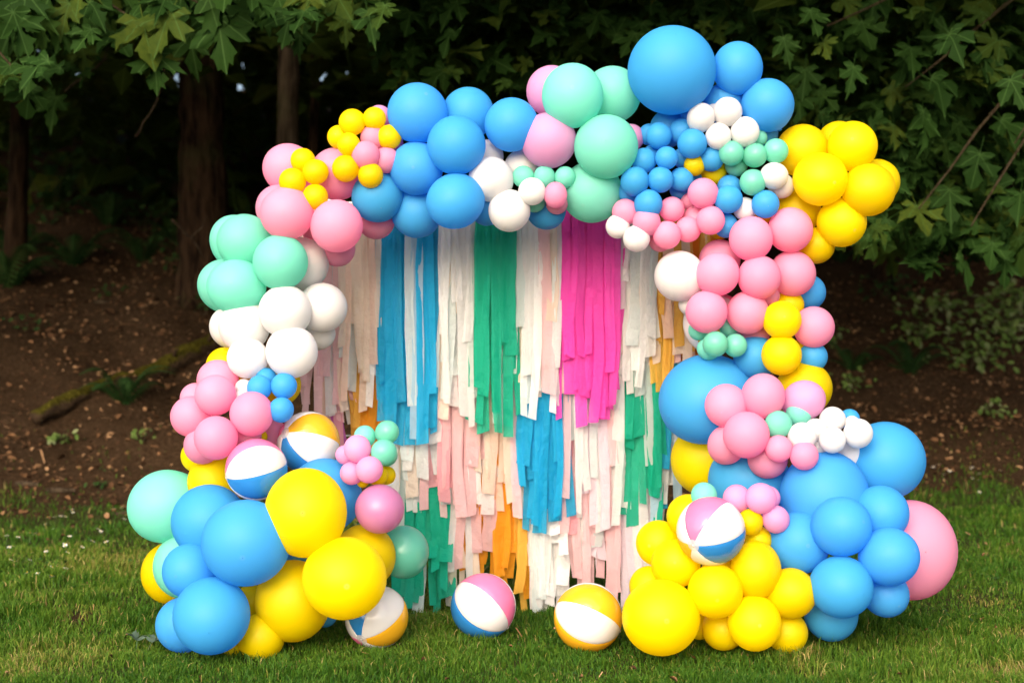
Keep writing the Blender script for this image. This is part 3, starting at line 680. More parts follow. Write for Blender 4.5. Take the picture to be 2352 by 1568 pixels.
# daisies in the lawn
def daisy_mesh():
    V = []; T = []; M = []
    for k in range(11):
        a = 2 * math.pi * k / 11; b = len(V); c, s = math.cos(a), math.sin(a); c2, s2 = math.cos(a + .22), math.sin(a + .22); c3, s3 = math.cos(a - .22), math.sin(a - .22)
        V += [(c * .003, s * .003, .05), (c3 * .009, s3 * .009, .052), (c * .0135, s * .0135, .051), (c2 * .009, s2 * .009, .052)]; T += [(b, b + 1, b + 2), (b, b + 2, b + 3)]; M += [0, 0]
    b = len(V); V.append((0, 0, .0555))
    for k in range(8): a = 2 * math.pi * k / 8; V.append((math.cos(a) * .0045, math.sin(a) * .0045, .0525))
    for k in range(8): T.append((b, b + 1 + k, b + 1 + (k + 1) % 8)); M.append(1)
    b = len(V); V += [(-.001, 0, 0), (.001, 0, 0), (0, 0, .05)]; T.append((b, b + 1, b + 2)); M.append(2)
    return mesh_np('daisy', np.array(V), np.array(T), False, [PETAL, EYE, STEM], None, M)
DAISY = daisy_mesh()
def daisies(spots, label, grp):
    for px, py in spots:
        d = ground_d(px, py + 6); p = at(px, py, d); o = obj('daisy', DAISY, None, (p.x, d, gz(p.x, d)), (random.uniform(.15, .6), random.uniform(-.3, .3), random.uniform(0, 6)))
        o.scale = (random.uniform(1.0, 1.5),) * 3; tag(o, label, 'flower', grp)
daisies([(15, 1245), (38, 1246), (122, 1224), (160, 1243), (218, 1225), (226, 1230), (140, 1265), (155, 1265), (181, 1269), (200, 1258), (118, 1200), (127, 1200), (135, 1197), (145, 1195), (111, 1210), (172, 1180), (170, 1184), (240, 1190), (262, 1180), (268, 1180),
         (25, 1266), (20, 1270), (80, 1280), (108, 1278), (148, 1283), (62, 1300), (105, 1321), (88, 1331), (70, 1337), (109, 1341), (124, 1344), (145, 1325), (18, 1300), (40, 1302), (68, 1242), (92, 1240), (280, 1205), (300, 1195), (285, 1180), (250, 1260)],
        'small white daisy in the lawn left of the arch', 'daisies left of the arch')
daisies([(2138, 1080), (2150, 1077), (2156, 1080), (2175, 1092), (2192, 1088), (2165, 1096), (2226, 1082), (2240, 1085), (2255, 1098), (2230, 1108), (2255, 1112), (2245, 1140), (2195, 1256), (2100, 1085), (2290, 1090)], 'small white daisy in the lawn right of the arch', 'daisies right of the arch')

# wilted leaves by the left pile
def wilted(px, py, s, ang, label):
    d = ground_d(px, py + 12); p = at(px, py, d); t = bpy.data.objects.new('wilted_leaf', None)
    sv, st = SHAPES[random.randrange(12)]; V = sv.copy() * s; V[:, 2] = np.abs(np.sin(V[:, 0] * 40) * .3 * s) + .18 * s * np.cos(V[:, 1] / s * 5) + .1 * s
    o = obj('wilted_leaf', mesh_np('wilted_leaf', V, st, False, [LEAF_WILT]), None, (p.x, d, gz(p.x, d) + .03), (.5, .2, ang)); tag(o, label, 'leaf', 'wilted leaves on the grass')
wilted(312, 1482, .09, .4, 'wilted grey-green leaf lying farthest left beside the lower left pile')
wilted(352, 1485, .08, -.6, 'wilted grey-green leaf in the middle of three beside the left pile')
wilted(398, 1490, .09, 1.2, 'wilted grey-green leaf touching the bottom left blue balloon')

# ------------------------------------------------------------------ streamer backdrop
FR_D = 7.5
FR_ORIGIN = at(1176, 784, FR_D); FR_ORIGIN.z = 0
stand = empty('backdrop_stand', tuple(FR_ORIGIN))
tag(stand, 'pale pipe stand hidden behind the streamers and the arch', 'stand')
def pipe(name, a, b, r):
    V, Q = tube([Vector(a) - FR_ORIGIN, Vector(b) - FR_ORIGIN], [r, r], 12); obj(name, poly_mesh(name, V, Q, METAL), stand)
zt = at(0, 470, FR_D + .28).z; bx0 = at(760, 0, FR_D + .28).x; bx1 = at(1620, 0, FR_D + .28).x
pipe('crossbar', (bx0, FR_D + .28, zt), (bx1, FR_D + .28, zt), .016)
for px in (bx0, bx1): pipe('post', (px, FR_D + .28, gz(px, FR_D)), (px, FR_D + .28, zt + .03), .018)
for py in (740, 1000):
    zz = at(0, py, FR_D + .28).z; pipe('line', (bx0, FR_D + .28, zz), (bx1, FR_D + .28, zz), .004)
CURTAIN = {}
for k, lab in ((1, 'top row of streamers: cream, blue, white, green, magenta and gold from left to right'), (2, 'middle row of streamers: orange, off-white, pink, blue, white and green'), (3, 'lowest row of streamers, green, orange, white and pale pink, reaching the grass')):
    CURTAIN[k] = tag(empty('streamer_curtain', tuple(FR_ORIGIN)), lab, 'streamers', 'rows of streamers')
def section(row, x0, x1, y0, e0, e1, n, cols, label, depth=0.0, wid=.057, sway=0.0, curl=0.0, stray=('white', 'mist', 'blush')):
    """a tied bundle of streamers: header band plus each streamer"""
    depth += (-.02, .015, .05)[row - 1]
    a = at(x0, y0, FR_D + depth); b = at(x1, y0, FR_D + depth); X0 = a.x - FR_ORIGIN.x; X1 = b.x - FR_ORIGIN.x; Z = a.z
    me = poly_mesh('fringe_section', [(X0, depth + .012, Z + .03), (X1, depth + .012, Z + .03), (X1, depth + .012, Z - .02), (X0, depth + .012, Z - .02),
        (X0, depth + .03, Z + .03), (X1, depth + .03, Z + .03), (X1, depth + .03, Z - .02), (X0, depth + .03, Z - .02)],
        [(0, 1, 2, 3), (7, 6, 5, 4), (0, 4, 5, 1), (1, 5, 6, 2), (2, 6, 7, 3), (3, 7, 4, 0)], PAP[cols[0]], False)
    s = obj('fringe_section', me, CURTAIN[row]); s['label'] = label
    n = int(n * 1.3)
    for k in range(n):
        px = x0 + (x1 - x0) * (k + .5) / n + random.uniform(-5, 5); lay = k % 3
        end = e0 - 50 + (e1 - e0 + 75) * random.random() if lay else random.uniform((e0 + e1) / 2, e1 + 25)
        end = min(end, 1404)
        c = cols[min(len(cols) - 1, int(random.random() ** 1.5 * len(cols)))]
        if stray and random.random() < .07: c = random.choice(stray)
        o = streamer0(px, y0, end, FR_D + depth + .026 * (1 - lay), wid * random.uniform(.6, 1.25), PAP[c], curl * random.random(), sway + random.uniform(-.03, .03)); o.parent = s
def streamer0(px, y0, y1, d, wid, mat, curl, sway):
    top = at(px, y0, d); bot = at(px, y1, d); ln = top.z - bot.z
    n = max(8, int(ln / 0.045)); V = []; T = []
    s0 = random.uniform(0, 99); tw0 = random.uniform(-.25, .25); fold = random.uniform(-.35, .35); sk = random.uniform(-.02, .02); rolled = random.random() < .14
    for i in range(n + 1):
        t = i / n; z = -ln * t
        cx = sway * t * t + 0.013 * noise.noise((s0, t * 2.2, 0)) * t * 2; cy = 0.014 * noise.noise((s0 + 9, t * 2.5, 0)) * (0.3 + t) - curl * max(0, t - .8) ** 2 * 6
        tw = tw0 * (0.25 + t) + 0.55 * noise.noise((s0 + 20, t * 2.0, 0)) * t
        w = wid * (0.72 + 0.28 * min(1, t * 4)) * (1 + .14 * noise.noise((s0 + 40, t * 7, 0)))
        if rolled: w *= 1 - .55 * max(0, noise.noise((s0 + 60, t * 2.6, 0)) + .25)
        ca, sa = math.cos(tw), math.sin(tw); fo = fold + .5 * noise.noise((s0 + 70, t * 5, 0))
        for u, bow in ((-1, 0), (-.33, fo), (.33, -fo * .6), (1, 0)):
            lx = u * w / 2; ly = bow * w * .4 + 0.0035 * noise.noise((s0, t * ln * 16, u * 2.5))
            V.append((cx + lx * ca - ly * sa, cy + lx * sa + ly * ca, z + (sk * .5 * u + .0015 * random.uniform(-1, 1) if i == n else 0)))
    for i in range(n):
        for j in range(3):
            a = i * 4 + j; T.append((a, a + 1, a + 5, a + 4))
    o = obj('streamer', mesh_np('streamer', np.array(V), np.array(T), True, [mat])); o.location = top - FR_ORIGIN; return o
S = section
S(3, 905, 1042, 1010, 1310, 1400, 15, ['green'], 'green streamers sweeping the grass', .06, curl=.5)
S(3, 1025, 1082, 1000, 1290, 1390, 7, ['white', 'mist', 'cream'], 'narrow white bundle between green and orange', .07)
S(3, 1072, 1182, 1000, 1230, 1345, 13, ['orange', 'orange', 'gold', 'cream', 'blush'], 'orange streamers above the pink-panelled beach ball', .06)
S(3, 1186, 1232, 1000, 1280, 1395, 6, ['gold', 'white', 'orange', 'white'], 'gold and white streamers', .06)
S(3, 1222, 1302, 1000, 1270, 1398, 10, ['white', 'mist', 'white', 'blush', 'lilac'], 'white streamers between two beach balls', .06, curl=.4)
S(3, 1288, 1428, 1000, 1270, 1375, 17, ['blush', 'lilac', 'pink', 'blush', 'white'], 'pale pink streamers', .06)
S(3, 1418, 1490, 1000, 1270, 1398, 9, ['lilac', 'white', 'white'], 'lilac-white streamers beside the yellow heap', .06, sway=.03)
S(2, 745, 800, 780, 900, 1040, 6, ['blush', 'pink', 'purple', 'white'], 'blush and magenta streamers behind the beach ball with the yellow top', .05, sway=.05)
S(2, 800, 900, 740, 985, 1045, 12, ['orange', 'gold', 'orange', 'gold'], 'orange streamers below the cream ones', .04)
S(2, 895, 1012, 740, 1010, 1170, 15, ['white', 'mist', 'white', 'blush', 'cream'], 'off-white streamers under the blue', .03)
S(2, 1000, 1102, 740, 970, 1165, 14, ['blush', 'pink', 'pink', 'blush', 'white'], 'pink and blush streamers', .03)
S(2, 1072, 1192, 740, 980, 1165, 13, ['cream', 'white', 'blush', 'peach', 'white'], 'creamy white streamers under the green', .035)
S(2, 1185, 1302, 740, 1090, 1205, 16, ['blue', 'blue', 'blue', 'blue', 'sky'], 'blue streamers under the white', .015, stray=())
S(2, 1288, 1428, 740, 1010, 1200, 17, ['white', 'blush', 'white', 'lilac', 'blush', 'mist'], 'white streamers under the magenta', .03)
S(2, 1415, 1522, 600, 1020, 1195, 15, ['green', 'green', 'green', 'mist'], 'green streamers beside the right column', .03)
S(2, 1502, 1556, 600, 960, 1200, 8, ['sky', 'white', 'mist', 'blue'], 'pale blue streamers beside the huge lower blue balloon', .05)
S(2, 1560, 1632, 480, 780, 880, 8, ['deep', 'orange', 'gold'], 'deep orange streamers behind the large white balloon', .05, stray=())
S(1, 690, 800, 480, 820, 960, 13, ['blush', 'peach', 'blush', 'white'], 'peach streamers at the left end', .02)
S(1, 775, 878, 480, 750, 935, 15, ['cream', 'cream', 'peach', 'white', 'blush'], 'cream streamers on the left', -.02)
S(1, 866, 1004, 470, 800, 1000, 18, ['blue', 'blue', 'blue', 'blue', 'blue', 'blue', 'sky'], 'broad blue streamers', -.03, stray=('mist',))
S(1, 998, 1090, 470, 730, 960, 14, ['white', 'white', 'mist', 'cream'], 'white streamers between blue and green', -.02)
S(1, 1082, 1188, 470, 810, 985, 13, ['green'], 'green streamers', -.035)
S(1, 1178, 1294, 470, 760, 955, 17, ['white', 'white', 'cream', 'mist'], 'white streamers between green and magenta', -.02)
S(1, 1286, 1428, 470, 830, 955, 18, ['magenta'], 'bright magenta streamers', -.03, stray=('lilac',))
S(1, 1412, 1512, 480, 690, 905, 14, ['white', 'mist', 'white', 'cream'], 'white streamers beside the magenta', -.01)
S(1, 1498, 1585, 480, 740, 890, 11, ['gold', 'gold', 'cream', 'peach'], 'gold and peach streamers at the right end', .0)

# ------------------------------------------------------------------ balloons
BALLOONS = [
(959,260,67.3,67.3,"B",1,"large sky-blue balloon at the top-left corner of the blue run, beside the yellow flower cluster"),
(1075,261,58.8,58.8,"B",2,"blue balloon half hidden behind, second along the top of the blue run"),
(1175,287,61.5,61.5,"B",1,"blue balloon at the top, touching the lilac-pink and mint balloons"),
(1048,334,66.0,66.0,"B",0,"foremost blue balloon in the middle of the blue run, pale tip dot facing out"),
(956,387,59.8,59.8,"B",1,"blue balloon below the large corner blue, right of the pink flower centre"),
(1046,462,62.5,62.5,"B",0,"blue balloon at the lower middle of the blue run, left of the hanging white ones"),
(867,452,58.8,58.8,"B",1,"blue balloon directly under the yellow-and-pink flower cluster"),
(957,488,58.1,58.1,"B",2,"blue balloon lowest in the blue run, over the blue streamers"),
(1118,480,37.6,37.6,"B",3,"sliver of a blue balloon behind the two large hanging white ones"),
(1120,360,35.9,35.9,"W",2,"lavender-white balloon peeping out behind the foremost blue of the blue run"),
(1128,412,50.2,50.2,"W",1,"white balloon hanging beside the blue run, upper of the two large ones"),
(1198,384,39.0,39.0,"W",2,"shaded white balloon under the pink one, above three small mints"),
(1170,484,47.0,47.0,"W",1,"white balloon hanging lowest at the middle of the arch"),
(809,281,30.4,30.4,"Y",1,"yellow petal balloon at the upper left of the pink-centred flower cluster"),
(860,273,26.3,26.3,"Y",1,"yellow petal balloon topmost of the pink-centred flower cluster, against a lilac one"),
(871,270,28.0,28.0,"L",2,"lilac balloon tucked behind the topmost yellow petal of the flower cluster"),
(779,315,26.7,26.7,"Y",2,"yellow petal balloon leftmost of the pink-centred flower cluster"),
(801,332,26.3,26.3,"Y",0,"shiny yellow petal balloon at the inner left of the pink-centred flower cluster"),
(858,317,30.1,30.1,"P",1,"pink balloon at the upper centre of the flower cluster between yellow petals"),
(840,356,31.8,31.8,"P",0,"pink balloon at the very front of the flower cluster"),
(894,315,28.0,28.0,"Y",1,"yellow petal balloon on the right edge of the flower cluster, against blue"),
(887,368,29.1,29.1,"P",1,"pink balloon at the lower right of the flower cluster, against blue"),
(794,387,30.8,30.8,"Y",0,"yellow petal balloon at the lower left of the pink-centred flower cluster"),
(851,403,28.4,28.4,"Y",0,"yellow petal balloon lowest in the pink-centred flower cluster"),
(903,328,23.2,23.2,"L",3,"sliver of a lilac balloon between the flower cluster and the blue run"),
(826,406,15.4,15.4,"P",2,"small pink balloon peeping between the two lowest yellow petals"),
(664,388,56.4,56.4,"P",2,"large pink balloon behind the group of four yellow ones, outermost on top"),
(773,400,58.8,58.8,"P",2,"large pink balloon between the four yellow ones and the flower cluster"),
(659,490,59.8,59.8,"P",0,"large pink balloon front left, below the group of four yellow ones"),
(641,478,52.3,52.3,"P",1,"pink balloon showing only as a rim on the outer left of the pink group"),
(773,519,59.8,59.8,"P",0,"large pink balloon front right of the pink group, above the cream streamers"),
(863,506,41.7,41.7,"P",2,"shaded pink balloon under the blue run at the streamer tops"),
(775,572,40.0,40.0,"P",2,"shaded pink balloon lowest in the pink group, over the peach streamers"),
(730,531,34.2,34.2,"P",2,"sliver of pink balloon between the two large front pinks"),
(696,369,28.0,28.0,"Y",1,"topmost of the group of four small yellow balloons on the pinks"),
(725,395,28.7,28.7,"Y",0,"yellow balloon on the right of the group of four on the pinks"),
(672,417,30.1,30.1,"Y",0,"yellow balloon on the left of the group of four on the pinks"),
(724,452,29.4,29.4,"Y",0,"lowest of the group of four small yellow balloons on the pinks"),
(562,555,61.5,61.5,"M",1,"large mint balloon topmost on the outer left side of the arch"),
(544,557,58.1,58.1,"M",2,"mint balloon seen as a rim behind the topmost left mint one"),
(644,602,62.5,62.5,"M",0,"large mint balloon in front, below the pinks and over a white one"),
(543,658,66.0,62.0,"M",1,"large mint balloon above the white cluster on the outer left"),
(522,657,62.0,62.0,"M",2,"mint balloon seen as a rim behind the lower left mint one"),
(694,606,59.5,59.5,"W",1,"white balloon half covered by the front mint one, beside peach streamers"),
(655,715,59.7,59.7,"W",0,"foremost white balloon in the middle of the left white cluster"),
(740,706,56.0,56.0,"W",1,"white balloon at the inner right of the left white cluster, beside cream streamers"),
(561,749,57.8,57.8,"W",1,"white balloon under the lower mint one on the outer left"),
(531,751,47.0,47.0,"W",2,"white balloon seen as a rim at the outermost left of the white cluster"),
(670,808,57.8,57.8,"W",0,"white balloon at the lower right of the left white cluster"),
(731,765,38.1,38.1,"W",2,"shaded white balloon tucked behind the inner right of the white cluster"),
(569,822,46.0,46.0,"W",1,"lowest white balloon of the left cluster, above the small blue group"),
(625,829,20.6,20.6,"W",3,"sliver of white balloon between the two lowest whites on the left"),
(516,841,42.2,42.2,"Y",3,"yellow balloon peeping above the left pink cluster, under the whites"),
(566,848,28.6,28.6,"Y",3,"sliver of yellow balloon under the lowest white one on the left"),
(646,884,45.1,45.1,"Y",2,"yellow balloon forming a rim behind the four small blue ones on the left"),
(611,870,24.8,24.8,"B",1,"rear top one of the four small blue balloons on the left column"),
(652,886,29.2,29.2,"B",0,"small blue balloon on the right of the left group of four, rimmed by yellow"),
(596,890,27.9,27.9,"B",0,"small blue balloon on the left of the left group of four"),
(646,941,28.2,28.2,"B",0,"lowest of the four small blue balloons, above the yellow-topped beach ball"),
(561,890,19.7,19.7,"W",2,"shaded small white balloon between the pink cluster and the small blues, upper"),
(558,914,20.6,20.6,"W",1,"small white balloon between the pink cluster and the small blues, lower"),
(500,873,47.0,47.0,"P",1,"pink balloon topmost of the left column pink cluster"),
(495,907,46.3,46.3,"P",0,"pink balloon at the upper front of the left column pink cluster"),
(450,913,34.0,34.0,"P",2,"pink balloon seen as a rim at the upper outer side of the left column cluster"),
(439,956,46.0,46.0,"P",1,"pink balloon outermost left of the left column pink cluster"),
(578,950,49.8,49.8,"P",0,"pink balloon on the right of the left column cluster, below the small blues"),
(496,1005,49.5,49.5,"P",0,"pink balloon at the lower front of the left column pink cluster"),
(465,1022,41.9,41.9,"P",1,"dusky pink balloon lowest of the left column cluster, over yellow"),
(624,994,31.7,31.7,"P",3,"reddish shaded pink balloon behind the beach ball with the yellow top"),
(600,1002,14.3,14.3,"Y",3,"scrap of a yellow balloon between pink ones above the beach balls"),
(570,1002,30.2,30.2,"P",2,"deep pink balloon in shade above the blue-bottomed beach ball"),
(457,1046,38.7,38.7,"Y",3,"yellow balloon at the outer left, half under the dusky pink one"),
(493,1102,57.8,57.8,"Y",3,"yellow balloon left of the blue-bottomed beach ball"),
(381,1162,82.0,82.0,"M",3,"large mint balloon sticking out at the far left, low over the grass"),
(480,1197,83.0,83.0,"B",2,"large blue balloon between the far-left mint one and the foremost big blue"),
(565,1246,98.5,98.5,"B",0,"biggest blue balloon in the lower left pile, pale tip dot facing out"),
(436,1310,62.0,62.0,"B",1,"blue balloon below the big blues on the outer left of the pile"),
(486,1413,86.3,86.3,"B",0,"large blue balloon at the front bottom of the lower left pile"),
(421,1434,61.6,61.6,"B",1,"blue balloon on the grass at the bottom left corner of the pile"),
(393,1315,67.6,69.9,"Y",4,"yellow balloon at the outer left of the pile, mostly behind mint"),
(429,1299,74.5,74.5,"M",3,"mint balloon seen as a crescent between outer yellow and blue"),
(702,1177,92.0,100.5,"Y",0,"large oval yellow balloon in front of the beach balls on the left pile"),
(745,1138,84.0,84.0,"B",1,"large blue balloon behind the oval yellow one on the left pile"),
(837,1277,70.9,70.9,"Y",1,"yellow balloon beside the pearly mint one, behind the biggest front yellow"),
(791,1327,93.9,93.9,"Y",0,"biggest round yellow balloon, front right of the left pile"),
(673,1379,86.3,92.3,"Y",1,"large yellow balloon at the bottom middle of the left pile"),
(599,1462,53.7,53.7,"Y",2,"small yellow balloon sitting in the grass under the left pile"),
(577,1380,37.9,37.9,"Y",3,"shaded yellow balloon in the gap behind the front blue on the left pile"),
(534,1485,21.4,21.4,"Y",3,"scrap of yellow balloon low behind the front blue on the left pile"),
(676,1287,42.8,42.8,"B",3,"dark blue balloon in the gap between the big blue and the yellows"),
(747,1409,28.0,28.0,"B",3,"dark blue balloon under the left pile beside the resting beach ball"),
(872,1168,54.7,54.7,"N",2,"glossy pearl pink balloon left of the streamers, above the pearly mint one"),
(928,1267,56.7,60.3,"G",2,"glossy pearl mint balloon in front of the green streamers"),
(844,1228,33.0,33.0,"G",3,"sliver of pearl mint balloon above the yellow one on the left pile"),
(838,1002,24.4,24.4,"M",1,"small mint balloon rear left of three, over the orange streamers"),
(889,992,26.0,26.0,"M",0,"small mint balloon uppermost of the trio in front of the cream streamers"),
(882,1038,29.2,29.2,"M",0,"small mint balloon lowest of the trio in front of the cream streamers"),
(889,1045,24.1,24.1,"M",1,"rim of a mint balloon behind the lowest of the small mint trio"),
(821,1030,31.1,31.1,"L",0,"small lilac balloon beside the mint trio, upper of the two in front"),
(848,1078,30.2,30.2,"L",0,"small lilac balloon in front of two little yellows"),
(808,1086,26.7,26.7,"L",1,"small lilac balloon rear, above the glossy pearl pink one"),
(793,1044,22.2,22.2,"L",1,"small lilac balloon rear, against the yellow-topped beach ball"),
(868,1091,23.2,23.2,"Y",1,"little yellow balloon nearer the lilac ones on the left"),
(887,1091,21.6,21.6,"Y",2,"little yellow balloon against the cream streamers on the left"),
(833,1106,13.3,13.3,"Y",2,"scrap of orange-yellow balloon above the glossy pearl pink one"),
(1315,220,69.7,73.5,"M",0,"large mint balloon in front at the top of the arch, beside lilac pink"),
(1406,218,64.3,64.3,"M",1,"mint balloon at the top of the arch touching the huge blue"),
(1267,210,57.7,57.7,"L",1,"lilac-pink balloon peeping out behind the top mint one"),
(1260,323,63.1,63.1,"L",1,"lilac-pink balloon below the top mint one, over the blue run"),
(1392,337,71.4,71.4,"M",0,"large mint balloon in the middle of the top mint group"),
(1359,441,69.7,69.7,"M",2,"shaded mint balloon hanging lowest of the mint group over magenta streamers"),
(1449,316,30.3,30.3,"L",2,"sliver of violet balloon between the mint group and the small blues"),
(1254,482,44.8,44.8,"B",3,"dark blue balloon hanging behind the little mint and white cluster"),
(1202,406,24.9,24.9,"M",1,"left one of three tiny mint balloons in a row under the pink"),
(1251,406,24.1,24.1,"M",1,"middle one of three tiny mint balloons in a row under the pink"),
(1298,407,24.1,24.1,"M",1,"right one of three tiny mint balloons in a row under the pink"),
(1222,440,31.5,31.5,"W",0,"small white balloon in front of the row of three tiny mints"),
(1276,448,26.6,29.5,"P",0,"small shiny pink balloon under the row of three tiny mints"),
(1279,467,24.9,24.9,"P",2,"small pink balloon behind the shiny pink one under the tiny mints"),
(1228,463,24.9,24.9,"M",1,"small mint balloon below the small white one at mid arch"),
(1543,162,98.8,98.8,"B",0,"huge blue balloon at the very top of the arch"),
(1694,157,57.3,61.0,"B",1,"blue balloon at the top right, next to the huge one"),
(1763,242,58.9,58.9,"B",1,"blue balloon at the top right shoulder, above the yellow cluster"),
(1661,241,46.5,46.5,"B",1,"blue balloon behind the small whites, below the huge blue"),
(1740,306,45.7,45.7,"B",2,"blue balloon behind the small mints, beside the yellow cluster"),
(1536,295,42.3,42.3,"B",2,"dark blue balloon directly under the huge blue one"),
(1590,260,27.4,27.4,"B",1,"small blue balloon behind the left of the small white cluster"),
(1610,271,31.5,31.5,"W",0,"small white balloon leftmost of the cluster under the huge blue"),
(1646,256,22.8,22.8,"W",1,"small white balloon rear, between two whites under the huge blue"),
(1671,257,33.2,33.2,"W",0,"small white balloon topmost of the cluster under the huge blue"),
(1650,313,29.9,29.9,"W",0,"small white balloon lowest of the cluster under the huge blue"),
(1711,303,32.4,34.0,"W",0,"small white balloon rightmost of the cluster, above the small mints"),
(1513,312,29.5,29.5,"B",1,"small blue balloon topmost of the small blue bunch beside the mints"),
(1491,309,24.1,24.1,"B",2,"small blue balloon behind the topmost of the small blue bunch"),
(1565,302,28.2,28.2,"B",1,"small blue balloon left of the small white cluster"),
(1590,330,33.2,33.2,"B",0,"small blue balloon in front, below the leftmost small white one"),
(1634,366,27.4,27.4,"B",1,"small blue balloon left of the small mints, over two yellows"),
(1479,369,28.6,28.6,"B",1,"small blue balloon beside the big middle mint, upper left of the bunch"),
(1531,363,26.1,26.1,"B",0,"small blue balloon at the upper centre of the small blue bunch"),
(1497,352,18.7,18.7,"B",2,"little blue balloon in the gap behind the small blue bunch"),
(1568,363,22.8,22.8,"B",2,"small blue balloon rear right of the small blue bunch"),
(1458,417,32.4,32.4,"B",0,"small blue balloon leftmost in front of the small blue bunch"),
(1517,413,29.5,29.5,"B",0,"small blue balloon in the centre of the small blue bunch"),
(1565,412,27.0,27.0,"B",1,"small blue balloon on the right of the small blue bunch, pale tip dot"),
(1444,442,24.9,24.9,"B",2,"small blue balloon rear left under the small blue bunch"),
(1489,469,31.5,33.2,"B",0,"small blue balloon hanging lowest of the bunch over small pinks"),
(1561,435,23.2,23.2,"B",2,"small blue balloon rear, above the small pink bunch"),
(1595,380,23.7,23.7,"Y",1,"small yellow balloon tucked among the small blues, left one"),
(1639,396,29.1,29.1,"Y",2,"small yellow balloon tucked among the small blues, right one"),
(1603,413,17.4,17.4,"B",3,"little dark blue balloon in the gap below the two small yellows"),
(1436,487,29.5,29.5,"P",1,"small pink balloon leftmost of the small pink bunch"),
(1485,510,32.0,32.0,"P",0,"small pink balloon in front, under the lowest small blue one"),
(1543,481,28.6,28.6,"P",1,"small dusky pink balloon right of the lowest small blue one"),
(1532,540,32.0,32.0,"P",0,"small pink balloon hanging lowest in front of the small pink bunch"),
(1580,527,29.1,29.1,"P",1,"small pink balloon at the right of the small pink bunch over orange streamers"),
(1615,444,34.0,34.0,"P",0,"small pale pink balloon uppermost of the three beside the small blues"),
(1599,505,31.5,31.5,"P",1,"small pale pink balloon on the left of the three beside the small blues"),
(1632,506,32.4,32.4,"P",0,"small pale pink balloon in front at the lower right of the three"),
(1584,462,19.9,19.9,"P",2,"little pink balloon in the gap behind the three pale pinks"),
(1516,553,25.3,25.3,"P",2,"small pink balloon rear, lowest over the white streamers"),
(1419,520,27.4,27.4,"W",1,"small ivory balloon rear left of the hanging pair over magenta streamers"),
(1462,548,30.3,30.3,"W",0,"small white balloon in front of the hanging pair over the streamers"),
(1680,352,28.2,28.2,"M",0,"small pearly mint balloon leftmost of three in the right shoulder"),
(1734,357,27.0,27.0,"M",0,"small pearly mint balloon in the middle of three in the right shoulder"),
(1782,347,27.8,27.8,"M",0,"small pearly mint balloon rightmost of three, touching the yellow cluster"),
(1743,317,19.1,19.1,"M",1,"small mint balloon behind the rightmost small white one"),
(1691,379,25.7,25.7,"M",1,"small mint balloon below the leftmost of the pearly mint three"),
(1729,419,29.5,29.5,"M",0,"small pearly mint balloon low, left of the white pair"),
(1778,404,30.7,30.7,"W",0,"small white balloon in front of the pair against the yellow cluster"),
(1794,427,28.6,28.6,"W",1,"small white balloon behind its twin against the yellow cluster"),
(1675,430,27.4,27.4,"B",1,"small blue balloon behind, under the low mint one"),
(1673,458,32.0,32.0,"B",0,"small blue balloon touching the three pale pinks"),
(1711,480,26.6,26.6,"W",1,"small white balloon between two small blues above the right pink cluster"),
(1758,469,31.5,31.5,"B",0,"small blue balloon under the white pair, against yellow"),
(1667,518,27.4,27.4,"B",1,"small blue balloon lowest, against the top of the right pink cluster"),
(1653,526,24.1,24.1,"Y",2,"scrap of yellow balloon under the pale pinks above the orange streamers"),
(1754,487,25.7,25.7,"Y",2,"scrap of yellow balloon below the small blue and white ones"),
(1842,346,57.7,57.7,"Y",1,"yellow balloon at the upper left of the right shoulder cluster"),
(1958,336,56.4,56.4,"Y",1,"yellow balloon topmost of the right shoulder cluster"),
(1925,327,46.5,46.5,"Y",2,"yellow balloon seen as a rim behind the topmost of the shoulder cluster"),
(1884,412,60.2,60.2,"Y",0,"yellow balloon foremost in the centre of the right shoulder cluster"),
(1995,436,59.4,59.4,"Y",0,"yellow balloon at the far right of the shoulder cluster"),
(2012,418,51.9,51.9,"Y",1,"yellow balloon seen as a rim outside the far right one"),
(1933,511,55.6,55.6,"Y",1,"yellow balloon low in the right shoulder cluster"),
(1829,485,53.1,53.1,"Y",2,"yellow balloon behind the white pair and the right pink cluster"),
(1875,564,40.7,40.7,"Y",2,"yellow balloon lowest of the shoulder cluster, against the pinks"),
(1725,548,49.8,49.8,"P",0,"pink balloon at the upper left of the right pink cluster"),
(1815,528,50.6,50.6,"P",1,"pink balloon topmost of the right pink cluster, beside yellow"),
(1653,597,46.5,46.5,"P",1,"pink balloon peeping above the white one in the right pink cluster"),
(1648,630,49.0,49.0,"P",0,"pink balloon in front beside the large white one on the right column"),
(1744,637,49.0,49.0,"P",0,"pink balloon at the very centre of the right pink cluster"),
(1820,628,51.1,51.1,"P",1,"pink balloon on the outer right of the right pink cluster"),
(1623,716,47.3,47.3,"P",0,"pink balloon at the lower left of the cluster, above small green-mints"),
(1717,718,48.0,48.0,"P",1,"pink balloon at the lower middle of the right pink cluster"),
(1735,765,33.0,33.0,"P",2,"shaded pink balloon underneath the right pink cluster"),
(1766,678,24.4,24.4,"P",2,"reddish sliver of pink balloon behind the cluster beside the yellows"),
(1869,751,46.3,46.3,"P",1,"single pink balloon sticking out at the outer right, beside two yellows"),
(1836,584,17.4,17.4,"P",2,"sliver of pink balloon under the yellow shoulder cluster"),
(1561,634,57.4,57.4,"W",1,"large white balloon in front of the yellow streamers on the right column"),
(1583,699,23.7,23.7,"W",2,"sliver of white balloon under the large white one"),
(1796,735,43.1,43.1,"Y",0,"yellow balloon beside the single outer pink one, upper of two"),
(1813,700,32.7,32.7,"Y",2,"yellow balloon rear, behind the upper yellow of the right column"),
(1795,815,44.9,44.9,"Y",1,"yellow balloon on the right column, lower of two"),
